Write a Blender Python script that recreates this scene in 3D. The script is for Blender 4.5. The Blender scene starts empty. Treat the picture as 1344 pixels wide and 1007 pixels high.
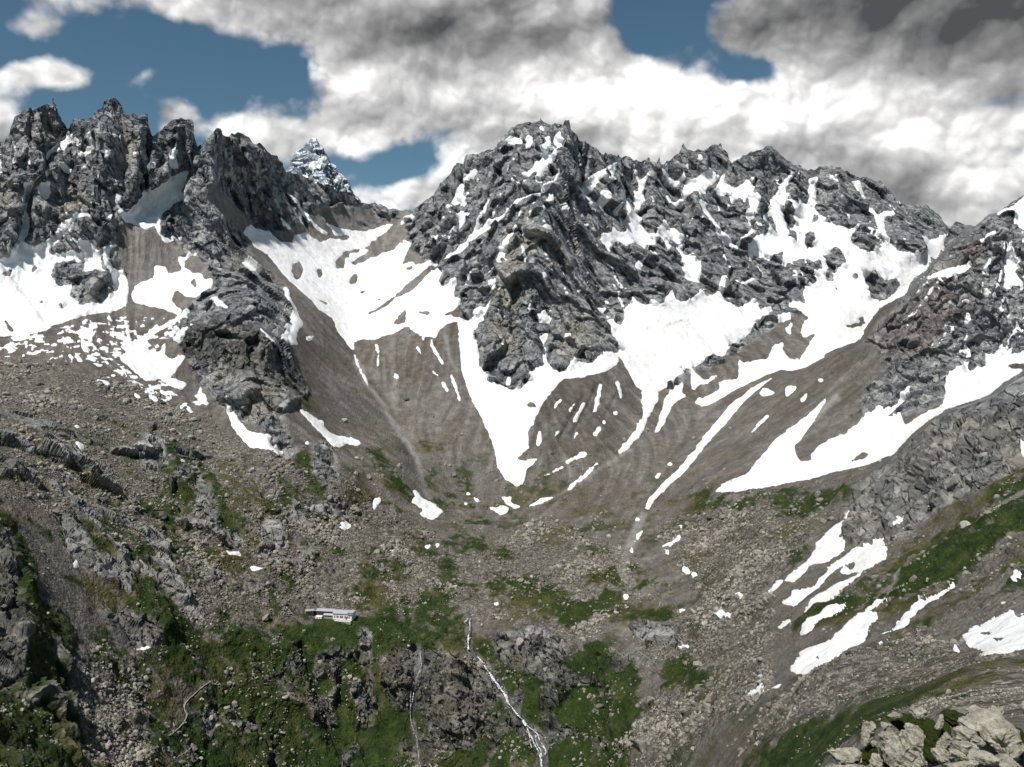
import bpy, math, time
import numpy as np
from concurrent.futures import ThreadPoolExecutor
T0 = time.time()
rng = np.random.default_rng(11)
scene = bpy.context.scene
C = scene.collection
# ------------------------------------------------------------------ camera, sky, sun, exposure
F, CX, HY, W, H = 1118.0, 672.0, 440.0, 1344, 1007       # focal length in photo pixels, centre column, horizon row
cam = bpy.data.cameras.new("camera")
cam.sensor_width = 36.0
cam.lens = F / W * 36.0
cam.shift_y = -(H / 2 - HY) / W
cam.clip_start = 1.0
cam.clip_end = 60000.0
camo = bpy.data.objects.new("camera", cam)
camo.location = (0, 0, 0)
camo.rotation_euler = (math.pi / 2, 0, 0)
C.objects.link(camo)
scene.camera = camo
scene.view_settings.view_transform = 'Standard'
scene.view_settings.look = 'None'
scene.view_settings.exposure = 0.7
scene.view_settings.gamma = 1.0
SUN_EL, SUN_AZ = math.radians(60), math.radians(-143)     # azimuth from +Y (view direction), clockwise positive
sd = bpy.data.lights.new("sun", 'SUN')
sd.energy = 3.3
sd.angle = math.radians(3.0)
sd.color = (1.0, 0.96, 0.9)
so = bpy.data.objects.new("sun", sd)
so.rotation_euler = (math.pi / 2 - SUN_EL, 0, math.pi - SUN_AZ)
C.objects.link(so)
scene.cycles.max_bounces = 3
scene.cycles.diffuse_bounces = 2
scene.cycles.use_adaptive_sampling = True
scene.cycles.adaptive_threshold = 0.03
scene.cycles.use_denoising = True


class NT:
    """small helper that writes node trees as expressions"""
    def __init__(self, tree):
        self.t = tree
    def n(self, typ, **kw):
        nd = self.t.nodes.new(typ)
        for k, v in kw.items():
            setattr(nd, k, v)
        return nd
    def put(self, sock, v):
        if isinstance(v, bpy.types.NodeSocket):
            self.t.links.new(v, sock)
        elif v is not None:
            sock.default_value = v
    def m(self, op, a, b=None, c=None, clamp=False):
        nd = self.n('ShaderNodeMath', operation=op, use_clamp=clamp)
        for i, v in enumerate((a, b, c)):
            self.put(nd.inputs[i], v)
        return nd.outputs[0]
    def vm(self, op, a, b=None, s=None):
        nd = self.n('ShaderNodeVectorMath', operation=op)
        self.put(nd.inputs[0], a)
        if b is not None:
            self.put(nd.inputs[1], b)
        if s is not None:
            self.put(nd.inputs[3], s)
        return nd.outputs[1] if op in ('LENGTH', 'DOT_PRODUCT') else nd.outputs[0]
    def noise(self, vec, scale, detail=4.0, rough=0.5, dist=0.0, lac=2.0, out=0):
        nd = self.n('ShaderNodeTexNoise')
        self.put(nd.inputs['Vector'], vec)
        nd.inputs['Scale'].default_value = scale
        nd.inputs['Detail'].default_value = detail
        nd.inputs['Roughness'].default_value = rough
        nd.inputs['Lacunarity'].default_value = lac
        nd.inputs['Distortion'].default_value = dist
        return nd.outputs[out]
    def voro(self, vec, scale, feature='F1', out=0, rand=1.0):
        nd = self.n('ShaderNodeTexVoronoi', feature=feature)
        self.put(nd.inputs['Vector'], vec)
        nd.inputs['Scale'].default_value = scale
        nd.inputs['Randomness'].default_value = rand
        return nd.outputs[out]
    def ss(self, v, a, b, lo=0.0, hi=1.0):
        nd = self.n('ShaderNodeMapRange', interpolation_type='SMOOTHSTEP')
        self.put(nd.inputs[0], v)
        for i, q in enumerate((a, b, lo, hi)):
            self.put(nd.inputs[i + 1], q)
        return nd.outputs[0]
    def lin(self, v, a, b, lo=0.0, hi=1.0):
        nd = self.n('ShaderNodeMapRange')
        self.put(nd.inputs[0], v)
        for i, q in enumerate((a, b, lo, hi)):
            self.put(nd.inputs[i + 1], q)
        return nd.outputs[0]
    def mix(self, f, a, b):
        nd = self.n('ShaderNodeMix', data_type='RGBA')
        self.put(nd.inputs[0], f)
        for i, v in ((6, a), (7, b)):
            self.put(nd.inputs[i], v if isinstance(v, bpy.types.NodeSocket) else (*v, 1.0))
        return nd.outputs[2]
    def ramp(self, v, stops):
        nd = self.n('ShaderNodeValToRGB')
        self.put(nd.inputs[0], v)
        e = nd.color_ramp.elements
        while len(e) < len(stops):
            e.new(0.5)
        for k, (p, c) in enumerate(stops):
            e[k].position = p
            e[k].color = (*c, 1.0)
        return nd.outputs[0]


def px_dir(px, py):
    az = math.atan((px - CX) / F)
    return az, math.atan((HY - py) / F * math.cos(az))


def build_world():
    w = bpy.data.worlds.new("World")
    scene.world = w
    w.use_nodes = True
    w.node_tree.nodes.clear()
    g = NT(w.node_tree)
    sky = g.n('ShaderNodeTexSky', sky_type='NISHITA')
    sky.sun_disc = False
    sky.sun_elevation = SUN_EL
    sky.sun_rotation = SUN_AZ
    sky.altitude = 2400
    sky.air_density = 1.0
    sky.dust_density = 0.6
    sky.ozone_density = 1.5
    tc = g.n('ShaderNodeTexCoord')
    D0 = tc.outputs['Generated']
    sunv = (math.sin(SUN_AZ) * math.cos(SUN_EL), math.cos(SUN_AZ) * math.cos(SUN_EL), math.sin(SUN_EL))

    # where the cloud banks and the gaps of blue stand, as directions (azimuth, elevation)
    banks = [(560, 40, 330, 75, .60), (330, -10, 330, 42, .50), (75, 102, 74, 24, .62), (50, 45, 36, 15, .36), (180, 95, 22, 18, .40),
             (330, 172, 110, 24, .46), (470, 135, 95, 60, .50), (640, 150, 180, 70, .45), (790, 120, 100, 60, .35), (920, 165, 170, 85, .75),
             (1150, 35, 240, 90, .80), (1200, 190, 260, 110, .60), (570, 248, 76, 36, .50), (-10, 175, 50, 34, .45), (215, 150, 30, 30, .36),
             (1290, 270, 160, 40, .3),
             (235, 92, 165, 52, -.55), (15, 68, 60, 16, -.35), (125, 152, 60, 20, -.40), (385, 92, 50, 30, -.42), (880, 35, 76, 66, -1.1), (985, 98, 72, 30, -1.1), (1035, 128, 30, 14, -.3), (520, 212, 66, 22, -.62),
             (588, 64, 24, 13, -.45), (120, 165, 40, 22, -.25), (1295, 128, 28, 16, -.40), (850, 70, 26, 30, -.3)]

    def blobs(az, el, items):
        tot = None
        for (px, py, rx, ry, wgt) in items:
            a, e = px_dir(px, py)
            dx = g.m('MULTIPLY', g.m('SUBTRACT', az, a), F / rx)
            dy = g.m('MULTIPLY', g.m('SUBTRACT', el, e), F / ry)
            r2 = g.m('ADD', g.m('MULTIPLY', dx, dx), g.m('MULTIPLY', dy, dy))
            v = g.m('MULTIPLY', g.m('EXPONENT', g.m('MULTIPLY', r2, -1.0)), wgt)
            tot = v if tot is None else g.m('ADD', tot, v)
        return tot

    sp = g.n('ShaderNodeSeparateXYZ')
    g.put(sp.inputs[0], D0)
    az = g.m('ARCTAN2', sp.outputs[0], sp.outputs[1])
    el = g.m('ARCSINE', g.m('MINIMUM', g.m('MAXIMUM', sp.outputs[2], -1.0), 1.0))
    wv = g.n('ShaderNodeTexNoise')
    g.put(wv.inputs['Vector'], D0)
    wv.inputs['Scale'].default_value = 13.0
    wv.inputs['Detail'].default_value = 4.0
    off = g.vm('SUBTRACT', wv.outputs['Color'], (0.5, 0.5, 0.5))
    sw = g.n('ShaderNodeSeparateXYZ')
    g.put(sw.inputs[0], off)
    bank = blobs(g.m('MULTIPLY_ADD', sw.outputs[0], 0.07, az), g.m('MULTIPLY_ADD', sw.outputs[1], 0.05, el), banks)

    def puffs(vec, det):
        """heaped cloud texture: rounded billows on billows, over slow drifts"""
        st = g.vm('MULTIPLY', g.vm('ADD', vec, g.vm('SCALE', off, s=0.035)), (1.0, 1.0, 1.12))
        n1 = g.noise(st, 8.0, 3.0 + det, 0.55)
        v = g.n('ShaderNodeTexVoronoi', feature='F1', normalize=True)
        g.put(v.inputs['Vector'], st)
        v.inputs['Scale'].default_value = 15.0
        v.inputs['Detail'].default_value = det
        v.inputs['Roughness'].default_value = 0.42
        v.inputs['Lacunarity'].default_value = 2.3
        d = g.m('MULTIPLY', g.m('SUBTRACT', n1, 0.5), 0.95)
        return g.m('ADD', d, g.m('MULTIPLY', g.m('SUBTRACT', 0.34, v.outputs[0]), 1.15))
    p0 = puffs(D0, 2.0)
    p1 = puffs(g.vm('ADD', D0, (-0.009, 0.0, 0.017)), 1.0)
    p2 = puffs(g.vm('ADD', D0, (-0.003, 0.0, 0.006)), 2.0)
    d0 = g.m('ADD', g.m('ADD', bank, p0), -0.16)
    cov = g.ss(d0, -0.03, 0.32)
    # cloud light: lit where there is less cloud towards the sun, grey where it is thick above
    lit = g.m('ADD', g.m('MULTIPLY', g.m('SUBTRACT', p0, p1), 0.55), g.m('MULTIPLY', g.m('SUBTRACT', p0, p2), 0.75))
    grey = blobs(az, el, [(640, 45, 190, 50, .34), (420, 10, 260, 40, .22), (1160, 10, 260, 66, .60), (1310, 60, 120, 60, .22), (940, 200, 190, 26, .16),
                          (1110, 225, 130, 50, .24), (380, 150, 50, 40, .10), (560, 165, 130, 30, .12), (210, 145, 26, 26, .24), (1230, 265, 160, 26, .20), (760, 180, 90, 30, .14),
                          (960, 125, 170, 50, -.26), (760, 110, 110, 40, -.20), (1190, 165, 60, 40, -.18), (1290, 200, 70, 40, -.18), (880, 110, 70, 26, -.16), (480, 110, 60, 30, -.12)])
    mott = g.noise(g.vm('MULTIPLY', D0, (1.0, 1.0, 1.15)), 12.0, 6.0, 0.55)
    t = g.m('SUBTRACT', g.m('ADD', 0.78, g.m('MULTIPLY', lit, 1.25)), g.m('MULTIPLY', grey, 1.15))
    t = g.m('ADD', t, g.m('MULTIPLY', g.m('SUBTRACT', mott, 0.5), 0.40))
    ccol = g.ramp(t, [(-0.0, (0.075, 0.078, 0.083)), (0.3, (0.21, 0.21, 0.212)), (0.55, (0.39, 0.39, 0.395)), (0.76, (0.64, 0.635, 0.63)), (0.93, (0.97, 0.965, 0.955))])
    hs = g.n('ShaderNodeHueSaturation')
    hs.inputs['Saturation'].default_value = 1.0
    g.put(hs.inputs['Color'], sky.outputs[0])
    b1 = g.n('ShaderNodeBackground')
    tint = g.n('ShaderNodeMix', data_type='RGBA', blend_type='MULTIPLY')
    tint.inputs[0].default_value = 1.0
    g.put(tint.inputs[6], hs.outputs[0])
    tint.inputs[7].default_value = (0.74, 0.92, 0.82, 1.0)
    g.put(b1.inputs[0], tint.outputs[2])
    b1.inputs[1].default_value = 0.05
    b2 = g.n('ShaderNodeBackground')
    g.put(b2.inputs[0], ccol)
    b2.inputs[1].default_value = 0.70
    mx = g.n('ShaderNodeMixShader')
    g.put(mx.inputs[0], cov)
    g.put(mx.inputs[1], b1.outputs[0])
    g.put(mx.inputs[2], b2.outputs[0])
    out = g.n('ShaderNodeOutputWorld')
    g.put(out.inputs[0], mx.outputs[0])
    w.cycles.sampling_method = 'MANUAL'
    w.cycles.sample_map_resolution = 512


build_world()

# ------------------------------------------------------------------ numpy noise
PERM = np.random.default_rng(5).permutation(256).astype(np.int32)
PERM = np.concatenate([PERM, PERM, PERM])
_g = np.random.default_rng(6).normal(size=(256, 3))
GRAD = (_g / np.linalg.norm(_g, axis=1)[:, None]).astype(np.float32)


POOL = ThreadPoolExecutor(4)


def threaded(fn):
    def run(P, *a):
        P = np.asarray(P, np.float32)
        if len(P) < 20000:
            return fn(P, *a)
        parts = np.array_split(P, 8)
        return np.concatenate(list(POOL.map(lambda q: fn(q, *a), parts)))
    return run


@threaded
def perlin(P):
    I = np.floor(P).astype(np.int32)
    Fr = P - I
    I &= 255
    u = Fr * Fr * Fr * (Fr * (Fr * 6 - 15) + 10)
    out = np.zeros(len(P), np.float32)
    for dx in (0, 1):
        wx = u[:, 0] if dx else 1 - u[:, 0]
        hx = PERM[(I[:, 0] + dx) & 255]
        for dy in (0, 1):
            wy = wx * (u[:, 1] if dy else 1 - u[:, 1])
            hy = PERM[hx + ((I[:, 1] + dy) & 255)]
            for dz in (0, 1):
                h = PERM[hy + ((I[:, 2] + dz) & 255)]
                gr = GRAD[h]
                dot = gr[:, 0] * (Fr[:, 0] - dx) + gr[:, 1] * (Fr[:, 1] - dy) + gr[:, 2] * (Fr[:, 2] - dz)
                out += wy * (u[:, 2] if dz else 1 - u[:, 2]) * dot
    return out * 1.6


def fbm(P, wl, octs, gain=0.5):
    P = np.asarray(P, np.float32) / wl
    o = np.zeros(len(P), np.float32)
    a, s = 1.0, 0.0
    for k in range(octs):
        o += a * perlin(P + 17.3 * k)
        s += a
        a *= gain
        P = P * 2.03
    return o / s


def ridged(P, wl, octs, gain=0.55):
    P = np.asarray(P, np.float32) / wl
    o = np.zeros(len(P), np.float32)
    a, s = 1.0, 0.0
    prev = 1.0
    for k in range(octs):
        r = 1 - np.abs(perlin(P + 9.1 * k)) * 1.5
        r = r * np.abs(r)
        o += a * r * prev
        prev = np.clip(r * 1.3, 0.25, 1)
        s += a
        a *= gain
        P = P * 2.1
    return o / s


@threaded
def facets(P, cell, tilt=0.8):
    """fractured blocks: every cell is a plane of its own height and tilt"""
    P = np.asarray(P, np.float32) / cell
    I = np.floor(P).astype(np.int32)
    sw = np.zeros(len(P), np.float32)
    val = np.zeros(len(P), np.float32)
    for dx in (-1, 0, 1):
        for dy in (-1, 0, 1):
            for dz in (-1, 0, 1):
                J = I + np.array([dx, dy, dz], np.int32)
                h = PERM[PERM[PERM[J[:, 0] & 255] + (J[:, 1] & 255)] + (J[:, 2] & 255)]
                d = J + 0.5 + GRAD[h] * 0.5 - P
                w = np.exp(np.float32(-60.0) * (d[:, 0] ** 2 + d[:, 1] ** 2 + d[:, 2] ** 2))
                gv = GRAD[(h + 77) & 255]
                pl = gv[:, 0] * 0.6 + tilt * (d[:, 0] * gv[:, 1] + d[:, 1] * gv[:, 2] + d[:, 2] * gv[:, 0])
                val += w * pl
                sw += w
    val /= sw + 1e-20
    return val * cell


def blur(A, s):
    """separable gaussian on a 2-D grid"""
    r = max(1, int(s * 2.6))
    k = np.exp(-0.5 * (np.arange(-r, r + 1) / s) ** 2)
    k = (k / k.sum()).astype(np.float32)
    for ax in (0, 1):
        pad = [(0, 0), (0, 0)]
        pad[ax] = (r, r)
        B = np.pad(A, pad, mode='edge')
        o = np.zeros_like(A)
        n = A.shape[ax]
        for i, kk in enumerate(k):
            o += kk * (B[i:i + n] if ax == 0 else B[:, i:i + n])
        A = o
    return A


# ------------------------------------------------------------------ the lie of the land
X0, X1, Y0, Y1 = -360, 1704, 60, 1330              # extent of the surveyed map, in photo pixels
RW, RH = X1 - X0, Y1 - Y0


def raster(polys):
    """area covered by polygons, on a 1-pixel map"""
    M = np.zeros((RH, RW), np.float32)
    for P in polys:
        P = np.asarray(P, float)
        a0, b0 = np.floor(P.min(0)).astype(int) - 1
        a1, b1 = np.ceil(P.max(0)).astype(int) + 1
        a0, b0 = max(a0, X0), max(b0, Y0)
        a1, b1 = min(a1, X1), min(b1, Y1)
        if a1 <= a0 or b1 <= b0:
            continue
        acc = np.zeros((b1 - b0, a1 - a0), np.float32)
        for sy in (0.25, 0.75):
            gx, gy = np.meshgrid(np.arange(a0, a1) + 0.5, np.arange(b0, b1) + sy)
            ins = np.zeros(gx.shape, bool)
            q = np.roll(P, -1, 0)
            for (xa, ya), (xb, yb) in zip(P, q):
                if ya == yb:
                    continue
                c = (gy >= min(ya, yb)) & (gy < max(ya, yb)) & (gx < xa + (gy - ya) * (xb - xa) / (yb - ya))
                ins ^= c
            acc += ins * 0.5
        sl = M[b0 - Y0:b1 - Y0, a0 - X0:a1 - X0]
        np.maximum(sl, acc, out=sl)
    return M


def ell(cx, cy, rx, ry, rot=0, n=10):
    t = np.arange(n) * 2 * math.pi / n
    r = 1 + 0.22 * np.sin(3 * t + cx) + 0.12 * np.sin(5 * t + cy)
    x, y = rx * r * np.cos(t), ry * r * np.sin(t)
    c, s = math.cos(math.radians(rot)), math.sin(math.radians(rot))
    return [(cx + a * c - b * s, cy + a * s + b * c) for a, b in zip(x, y)]


def stroke(pts, w0, w1=None):
    """a tapering ribbon polygon"""
    P = np.asarray(pts, float)
    w1 = w0 if w1 is None else w1
    t = np.gradient(P, axis=0)
    t /= np.linalg.norm(t, axis=1)[:, None] + 1e-9
    nrm = np.stack([-t[:, 1], t[:, 0]], 1)
    w = np.linspace(w0, w1, len(P))[:, None] / 2
    return np.concatenate([P + nrm * w, (P - nrm * w)[::-1]])


SKY = np.array([(-360, 120), (-250, 175), (-150, 150), (-60, 195), (0, 186), (6, 185), (13, 173), (20, 154), (38, 142), (51, 138), (71, 135), (75, 142), (76, 149), (82, 158), (89, 170),
 (94, 162), (97, 156), (109, 156), (119, 152), (125, 145), (132, 142), (137, 132), (142, 127), (152, 130), (161, 139), (165, 149), (175, 148), (182, 151), (194, 151), (195, 166),
 (200, 178), (210, 173), (223, 161), (228, 154), (241, 156), (253, 159), (254, 178), (259, 194), (268, 184), (277, 173), (284, 167), (291, 172), (296, 181), (304, 176), (311, 173),
 (324, 178), (333, 187), (348, 196), (361, 204), (373, 218), (378, 224), (401, 234), (414, 242), (432, 244), (452, 253), (475, 265), (490, 268), (510, 275), (525, 277), (543, 275),
 (566, 257), (576, 242), (591, 227), (599, 213), (608, 214), (611, 204), (625, 201), (633, 198), (648, 195), (658, 181), (671, 168), (686, 162), (709, 159), (722, 162), (739, 162),
 (742, 157), (748, 158), (749, 168), (762, 183), (777, 193), (790, 203), (810, 205), (823, 206), (833, 211), (839, 214), (848, 209), (851, 205), (854, 212), (862, 212), (865, 205), (868, 215),
 (878, 211), (891, 201), (897, 186), (903, 198), (910, 198), (926, 196), (936, 188), (945, 188), (953, 203), (961, 213), (976, 203), (999, 193), (1012, 191), (1022, 204), (1042, 216),
 (1062, 223), (1079, 219), (1105, 221), (1131, 232), (1155, 237), (1171, 252), (1184, 266), (1217, 272), (1231, 282), (1245, 300), (1255, 292), (1277, 297), (1283, 294), (1297, 282),
 (1310, 279), (1326, 267), (1344, 257), (1420, 225), (1520, 190), (1704, 205)], float)

BACK = [(-360, 140, 900), (-200, 180, 950), (0, 190, 1000), (60, 140, 1050), (145, 130, 1080), (235, 155, 1120), (300, 175, 1180), (370, 215, 1300), (450, 255, 1450), (510, 277, 1550),
 (560, 255, 1500), (620, 205, 1430), (710, 160, 1400), (745, 160, 1400), (800, 208, 1480), (870, 210, 1560), (935, 190, 1620), (1005, 195, 1650), (1080, 220, 1720), (1160, 245, 1740),
 (1240, 290, 1750), (1300, 300, 1750), (1420, 300, 1750), (1600, 300, 1750),
 (630, 480, 1060), (680, 512, 1010), (745, 487, 1050), (800, 462, 1095), (700, 350, 1170), (620, 350, 1240), (760, 330, 1240), (720, 250, 1280),
 (330, 300, 1200), (420, 330, 1300), (480, 310, 1440), (540, 370, 1260), (460, 460, 1070), (420, 400, 1130), (600, 420, 1130), (360, 360, 1120),
 (480, 470, 1040), (560, 560, 930), (590, 640, 830), (500, 530, 960), (610, 520, 970), (420, 480, 960), (440, 560, 850), (520, 620, 800),
 (680, 635, 835), (660, 560, 915), (700, 530, 960), (770, 500, 1030), (740, 600, 870), (810, 560, 940), (690, 665, 795), (850, 510, 1060), (880, 430, 1180), (830, 390, 1230), (960, 400, 1310), (900, 350, 1380),
 (850, 300, 1430), (1000, 480, 1150), (1050, 450, 1240), (1100, 400, 1340), (1150, 390, 1420), (1200, 340, 1530), (1050, 330, 1480), (1120, 300, 1580), (1000, 300, 1520), (900, 560, 960),
 (950, 540, 1010), (1200, 460, 1350), (1344, 400, 1500), (1600, 400, 1500),
 (-300, 300, 850), (-300, 500, 640), (-300, 700, 400), (-300, 1007, 230),
 (440, 690, 690), (330, 745, 600), (250, 800, 530), (250, 1007, 420), (100, 1007, 340), (0, 1007, 290), (0, 900, 340), (0, 760, 410), (100, 800, 450), (100, 650, 570), (0, 640, 500),
 (200, 600, 680), (300, 600, 720), (0, 540, 640), (100, 500, 760), (200, 520, 790), (0, 450, 840), (100, 400, 930), (200, 400, 960), (0, 340, 960), (200, 300, 1030), (100, 300, 1000),
 (0, 260, 990), (300, 400, 930), (350, 450, 880), (300, 500, 850), (380, 550, 800), (430, 620, 740), (260, 230, 1110)]
VALLEY = [(700, 700, 730), (640, 740, 670), (800, 720, 690), (860, 690, 720), (560, 700, 720), (600, 780, 610), (430, 810, 580), (520, 800, 590), (700, 800, 590), (800, 800, 580), (900, 800, 540),
 (900, 740, 620), (960, 700, 640), (900, 650, 760), (420, 850, 555), (420, 1007, 500), (560, 850, 565), (560, 1007, 490), (650, 850, 560), (700, 1000, 475), (800, 900, 500), (800, 1007, 435),
 (900, 900, 430), (900, 1007, 350), (700, 1250, 330), (300, 1250, 280), (-100, 1250, 180)]
RIGHT = [(1344, 260, 830), (1300, 290, 810), (1270, 310, 830), (1200, 372, 850), (1130, 442, 870), (1060, 485, 900), (1344, 350, 750), (1250, 420, 780), (1200, 470, 790), (1100, 520, 800),
 (1000, 560, 830), (1340, 430, 700), (1240, 500, 720), (1150, 560, 710), (1060, 600, 700), (950, 640, 710), (900, 600, 850), (930, 560, 930), (1500, 210, 800), (1650, 220, 760), (1600, 400, 600),
 (1150, 640, 560), (1240, 545, 640), (1344, 500, 620)]
OUT = [(1344, 492, 480), (1250, 540, 500), (1180, 592, 510), (1140, 640, 515), (1110, 680, 515), (1344, 600, 400), (1250, 640, 420), (1200, 700, 410), (1050, 660, 600), (1000, 680, 600), (1600, 450, 430),
 (1600, 700, 230), (1600, 900, 90)]
SLOPE = [(1344, 700, 310), (1250, 760, 310), (1150, 740, 390), (1100, 800, 360), (1020, 780, 445), (960, 780, 510), (1344, 830, 195), (1250, 850, 220), (1150, 860, 260), (1050, 890, 290), (960, 900, 370),
 (1344, 880, 145), (1200, 920, 145), (1100, 960, 155), (1000, 1000, 215), (1344, 925, 88), (1250, 950, 78), (1150, 975, 88), (1250, 1007, 50), (1344, 1007, 46), (1100, 1007, 100), (1200, 1250, 26),
 (1000, 1250, 80), (1600, 1250, 22)]


def tps(ctrl):
    c = np.array(ctrl, float)
    xy = c[:, :2] / 300.0
    v = np.log(c[:, 2])
    n = len(c)
    def ker(r2):
        return 0.5 * r2 * np.log(r2 + 1e-9)
    K = ker(((xy[:, None] - xy[None]) ** 2).sum(-1)) + np.eye(n) * 2e-3
    Pm = np.c_[np.ones(n), xy]
    A = np.zeros((n + 3, n + 3))
    A[:n, :n] = K
    A[:n, n:] = Pm
    A[n:, :n] = Pm.T
    sol = np.linalg.solve(A, np.r_[v, 0, 0, 0])
    st = 8                                                    # evaluate coarse, then enlarge
    gx, gy = np.arange(X0, X1 + st, st) / 300.0, np.arange(Y0, Y1 + st, st) / 300.0
    GX, GY = np.meshgrid(gx, gy)
    q = np.stack([GX.ravel(), GY.ravel()], 1)
    val = sol[n] + q @ sol[n + 1:]
    for i in range(n):
        val += sol[i] * ker(((q - xy[i]) ** 2).sum(1))
    G = val.reshape(GX.shape)
    fx = (np.arange(RW) + 0.5) / st
    fy = (np.arange(RH) + 0.5) / st
    ix, iy = fx.astype(int), fy.astype(int)
    tx, ty = (fx - ix)[None], (fy - iy)[:, None]
    ix1, iy1 = np.minimum(ix + 1, G.shape[1] - 1), np.minimum(iy + 1, G.shape[0] - 1)
    R = (G[iy][:, ix] * (1 - tx) + G[iy][:, ix1] * tx) * (1 - ty) + (G[iy1][:, ix] * (1 - tx) + G[iy1][:, ix1] * tx) * ty
    return blur(R.astype(np.float32), 4)


LB = tps(BACK + VALLEY + SLOPE)
LR = tps(RIGHT + VALLEY + SLOPE)
LO = tps(OUT + VALLEY + SLOPE)
mapx = np.arange(RW)[None] + X0 + 0.5
R_poly = [(1704, 60), (1344, 255), (1326, 265), (1310, 277), (1297, 280), (1283, 292), (1268, 303), (1250, 320), (1237, 336), (1215, 357), (1192, 383), (1155, 405), (1133, 443), (1098, 461), (1060, 483),
          (1012, 497), (965, 535), (905, 600), (880, 640), (860, 700), (840, 1330), (1704, 1330)]
O_poly = [(1704, 380), (1344, 488), (1300, 519), (1274, 529), (1244, 537), (1217, 554), (1198, 570), (1174, 597), (1150, 612), (1100, 630), (1060, 640), (1000, 650), (930, 700), (900, 800), (840, 1330), (1704, 1330)]


def layer(poly, xa, xb, sharp, soft):
    m = raster([poly])
    a, b = blur(m, sharp), blur(m, soft)
    t = np.clip((mapx - xa) / (xb - xa), 0, 1)
    t = t * t * (3 - 2 * t)
    return a * t + b * (1 - t)


mR = layer(R_poly, 960, 1130, 1.3, 26)
mO = layer(O_poly, 1080, 1210, 1.6, 24)
LOGD = LB * (1 - mR) + LR * mR
LOGD = LOGD * (1 - mO) + LO * mO
DM = np.exp(LOGD)

# ribs (+) and gullies (-): a line on the map, metres, half-width in pixels
RIBS = [([(745, 165), (735, 240), (715, 290), (700, 380), (688, 490)], 38, 34), ([(760, 250), (785, 330), (800, 420)], -26, 16), ([(737, 215), (660, 282), (560, 335)], -13, 7),
 ([(620, 205), (600, 300), (590, 350)], 16, 20), ([(655, 300), (650, 400), (640, 470)], 16, 12), ([(705, 400), (712, 440), (716, 480)], -9, 5), ([(745, 380), (735, 430), (735, 480)], 10, 12), ([(770, 400), (785, 450)], 10, 12),
 ([(860, 215), (860, 300), (880, 390)], 22, 15), ([(835, 250), (840, 300)], -13, 9), ([(930, 195), (910, 290), (920, 370)], 22, 16),
 ([(1005, 200), (990, 300), (970, 390)], 26, 20), ([(1095, 230), (1100, 290), (1135, 330)], 28, 18), ([(1040, 240), (1040, 330), (1060, 380)], 13, 12), ([(1190, 270), (1200, 330)], 22, 20),
 ([(50, 140), (40, 250), (10, 320)], 26, 20), ([(145, 130), (130, 220), (120, 280)], 32, 26), ([(185, 155), (175, 250)], 18, 12), ([(240, 160), (215, 230)], 18, 13), ([(88, 172), (45, 240), (20, 320)], -18, 8),
 ([(196, 180), (190, 260)], -16, 7), ([(258, 195), (240, 240), (180, 290)], -18, 10), ([(285, 170), (270, 250), (300, 330), (330, 390), (350, 450)], 36, 24), ([(330, 520), (420, 600), (450, 640)], 20, 24),
 ([(330, 190), (350, 260), (390, 300)], 12, 12), ([(400, 240), (430, 290)], 10, 10), ([(240, 420), (300, 460), (330, 520)], 12, 14),
 ([(215, 570), (240, 640), (290, 700)], 13, 14), ([(90, 670), (140, 740), (215, 820)], 14, 16), ([(-10, 680), (30, 780), (40, 880)], 14, 18), ([(300, 640), (360, 690), (380, 740)], 9, 16),
 ([(394, 850), (430, 950), (450, 1007)], -9, 5), ([(470, 860), (500, 950)], -7, 5), ([(617, 840), (640, 880), (710, 1000)], -9, 7), ([(785, 860), (790, 920), (805, 1000)], -8, 5), ([(545, 850), (540, 1000)], -5, 5),
 ([(600, 880), (590, 960)], 11, 14), ([(690, 830), (740, 850)], 9, 12), ([(520, 870), (530, 920)], 7, 10), ([(880, 830), (950, 850)], 9, 14), ([(870, 520), (850, 570), (790, 620)], -6, 8), ([(1016, 494), (930, 580), (840, 690)], -7, 8),
 ([(465, 465), (520, 550), (560, 640)], -11, 10), ([(620, 640), (700, 660)], -4, 10), ([(790, 490), (755, 530), (715, 600)], 14, 22), ([(810, 510), (780, 585)], 12, 12), ([(785, 505), (752, 570)], -6, 4), ([(766, 520), (735, 575)], -6, 4), ([(808, 520), (782, 572)], -6, 4),
 ([(1344, 540), (1250, 600), (1170, 690)], 12, 24), ([(1270, 640), (1200, 690)], -6, 8), ([(1300, 330), (1240, 420), (1150, 520)], 16, 26), ([(1300, 440), (1255, 500)], -8, 10)]
OFF = np.zeros((RH, RW), np.float32)
for pts, amp, sg in RIBS:
    gpad = int(sg * 3 + 4)
    P = np.array(pts, float)
    a0, b0 = (P.min(0) - gpad).astype(int)
    a1, b1 = (P.max(0) + gpad).astype(int)
    a0, b0, a1, b1 = max(a0, X0), max(b0, Y0), min(a1, X1), min(b1, Y1)
    gx, gy = np.meshgrid(np.arange(a0, a1) + 0.5, np.arange(b0, b1) + 0.5)
    dd = np.full(gx.shape, 1e9)
    for p, q in zip(P[:-1], P[1:]):
        e = q - p
        t = np.clip(((gx - p[0]) * e[0] + (gy - p[1]) * e[1]) / (e @ e), 0, 1)
        dd = np.minimum(dd, (gx - p[0] - t * e[0]) ** 2 + (gy - p[1] - t * e[1]) ** 2)
    OFF[b0 - Y0:b1 - Y0, a0 - X0:a1 - X0] += amp * np.exp(-(np.sqrt(dd + (0.45 * sg) ** 2) / sg - 0.45) * 1.25)
print('land form', round(time.time() - T0, 1))

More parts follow.
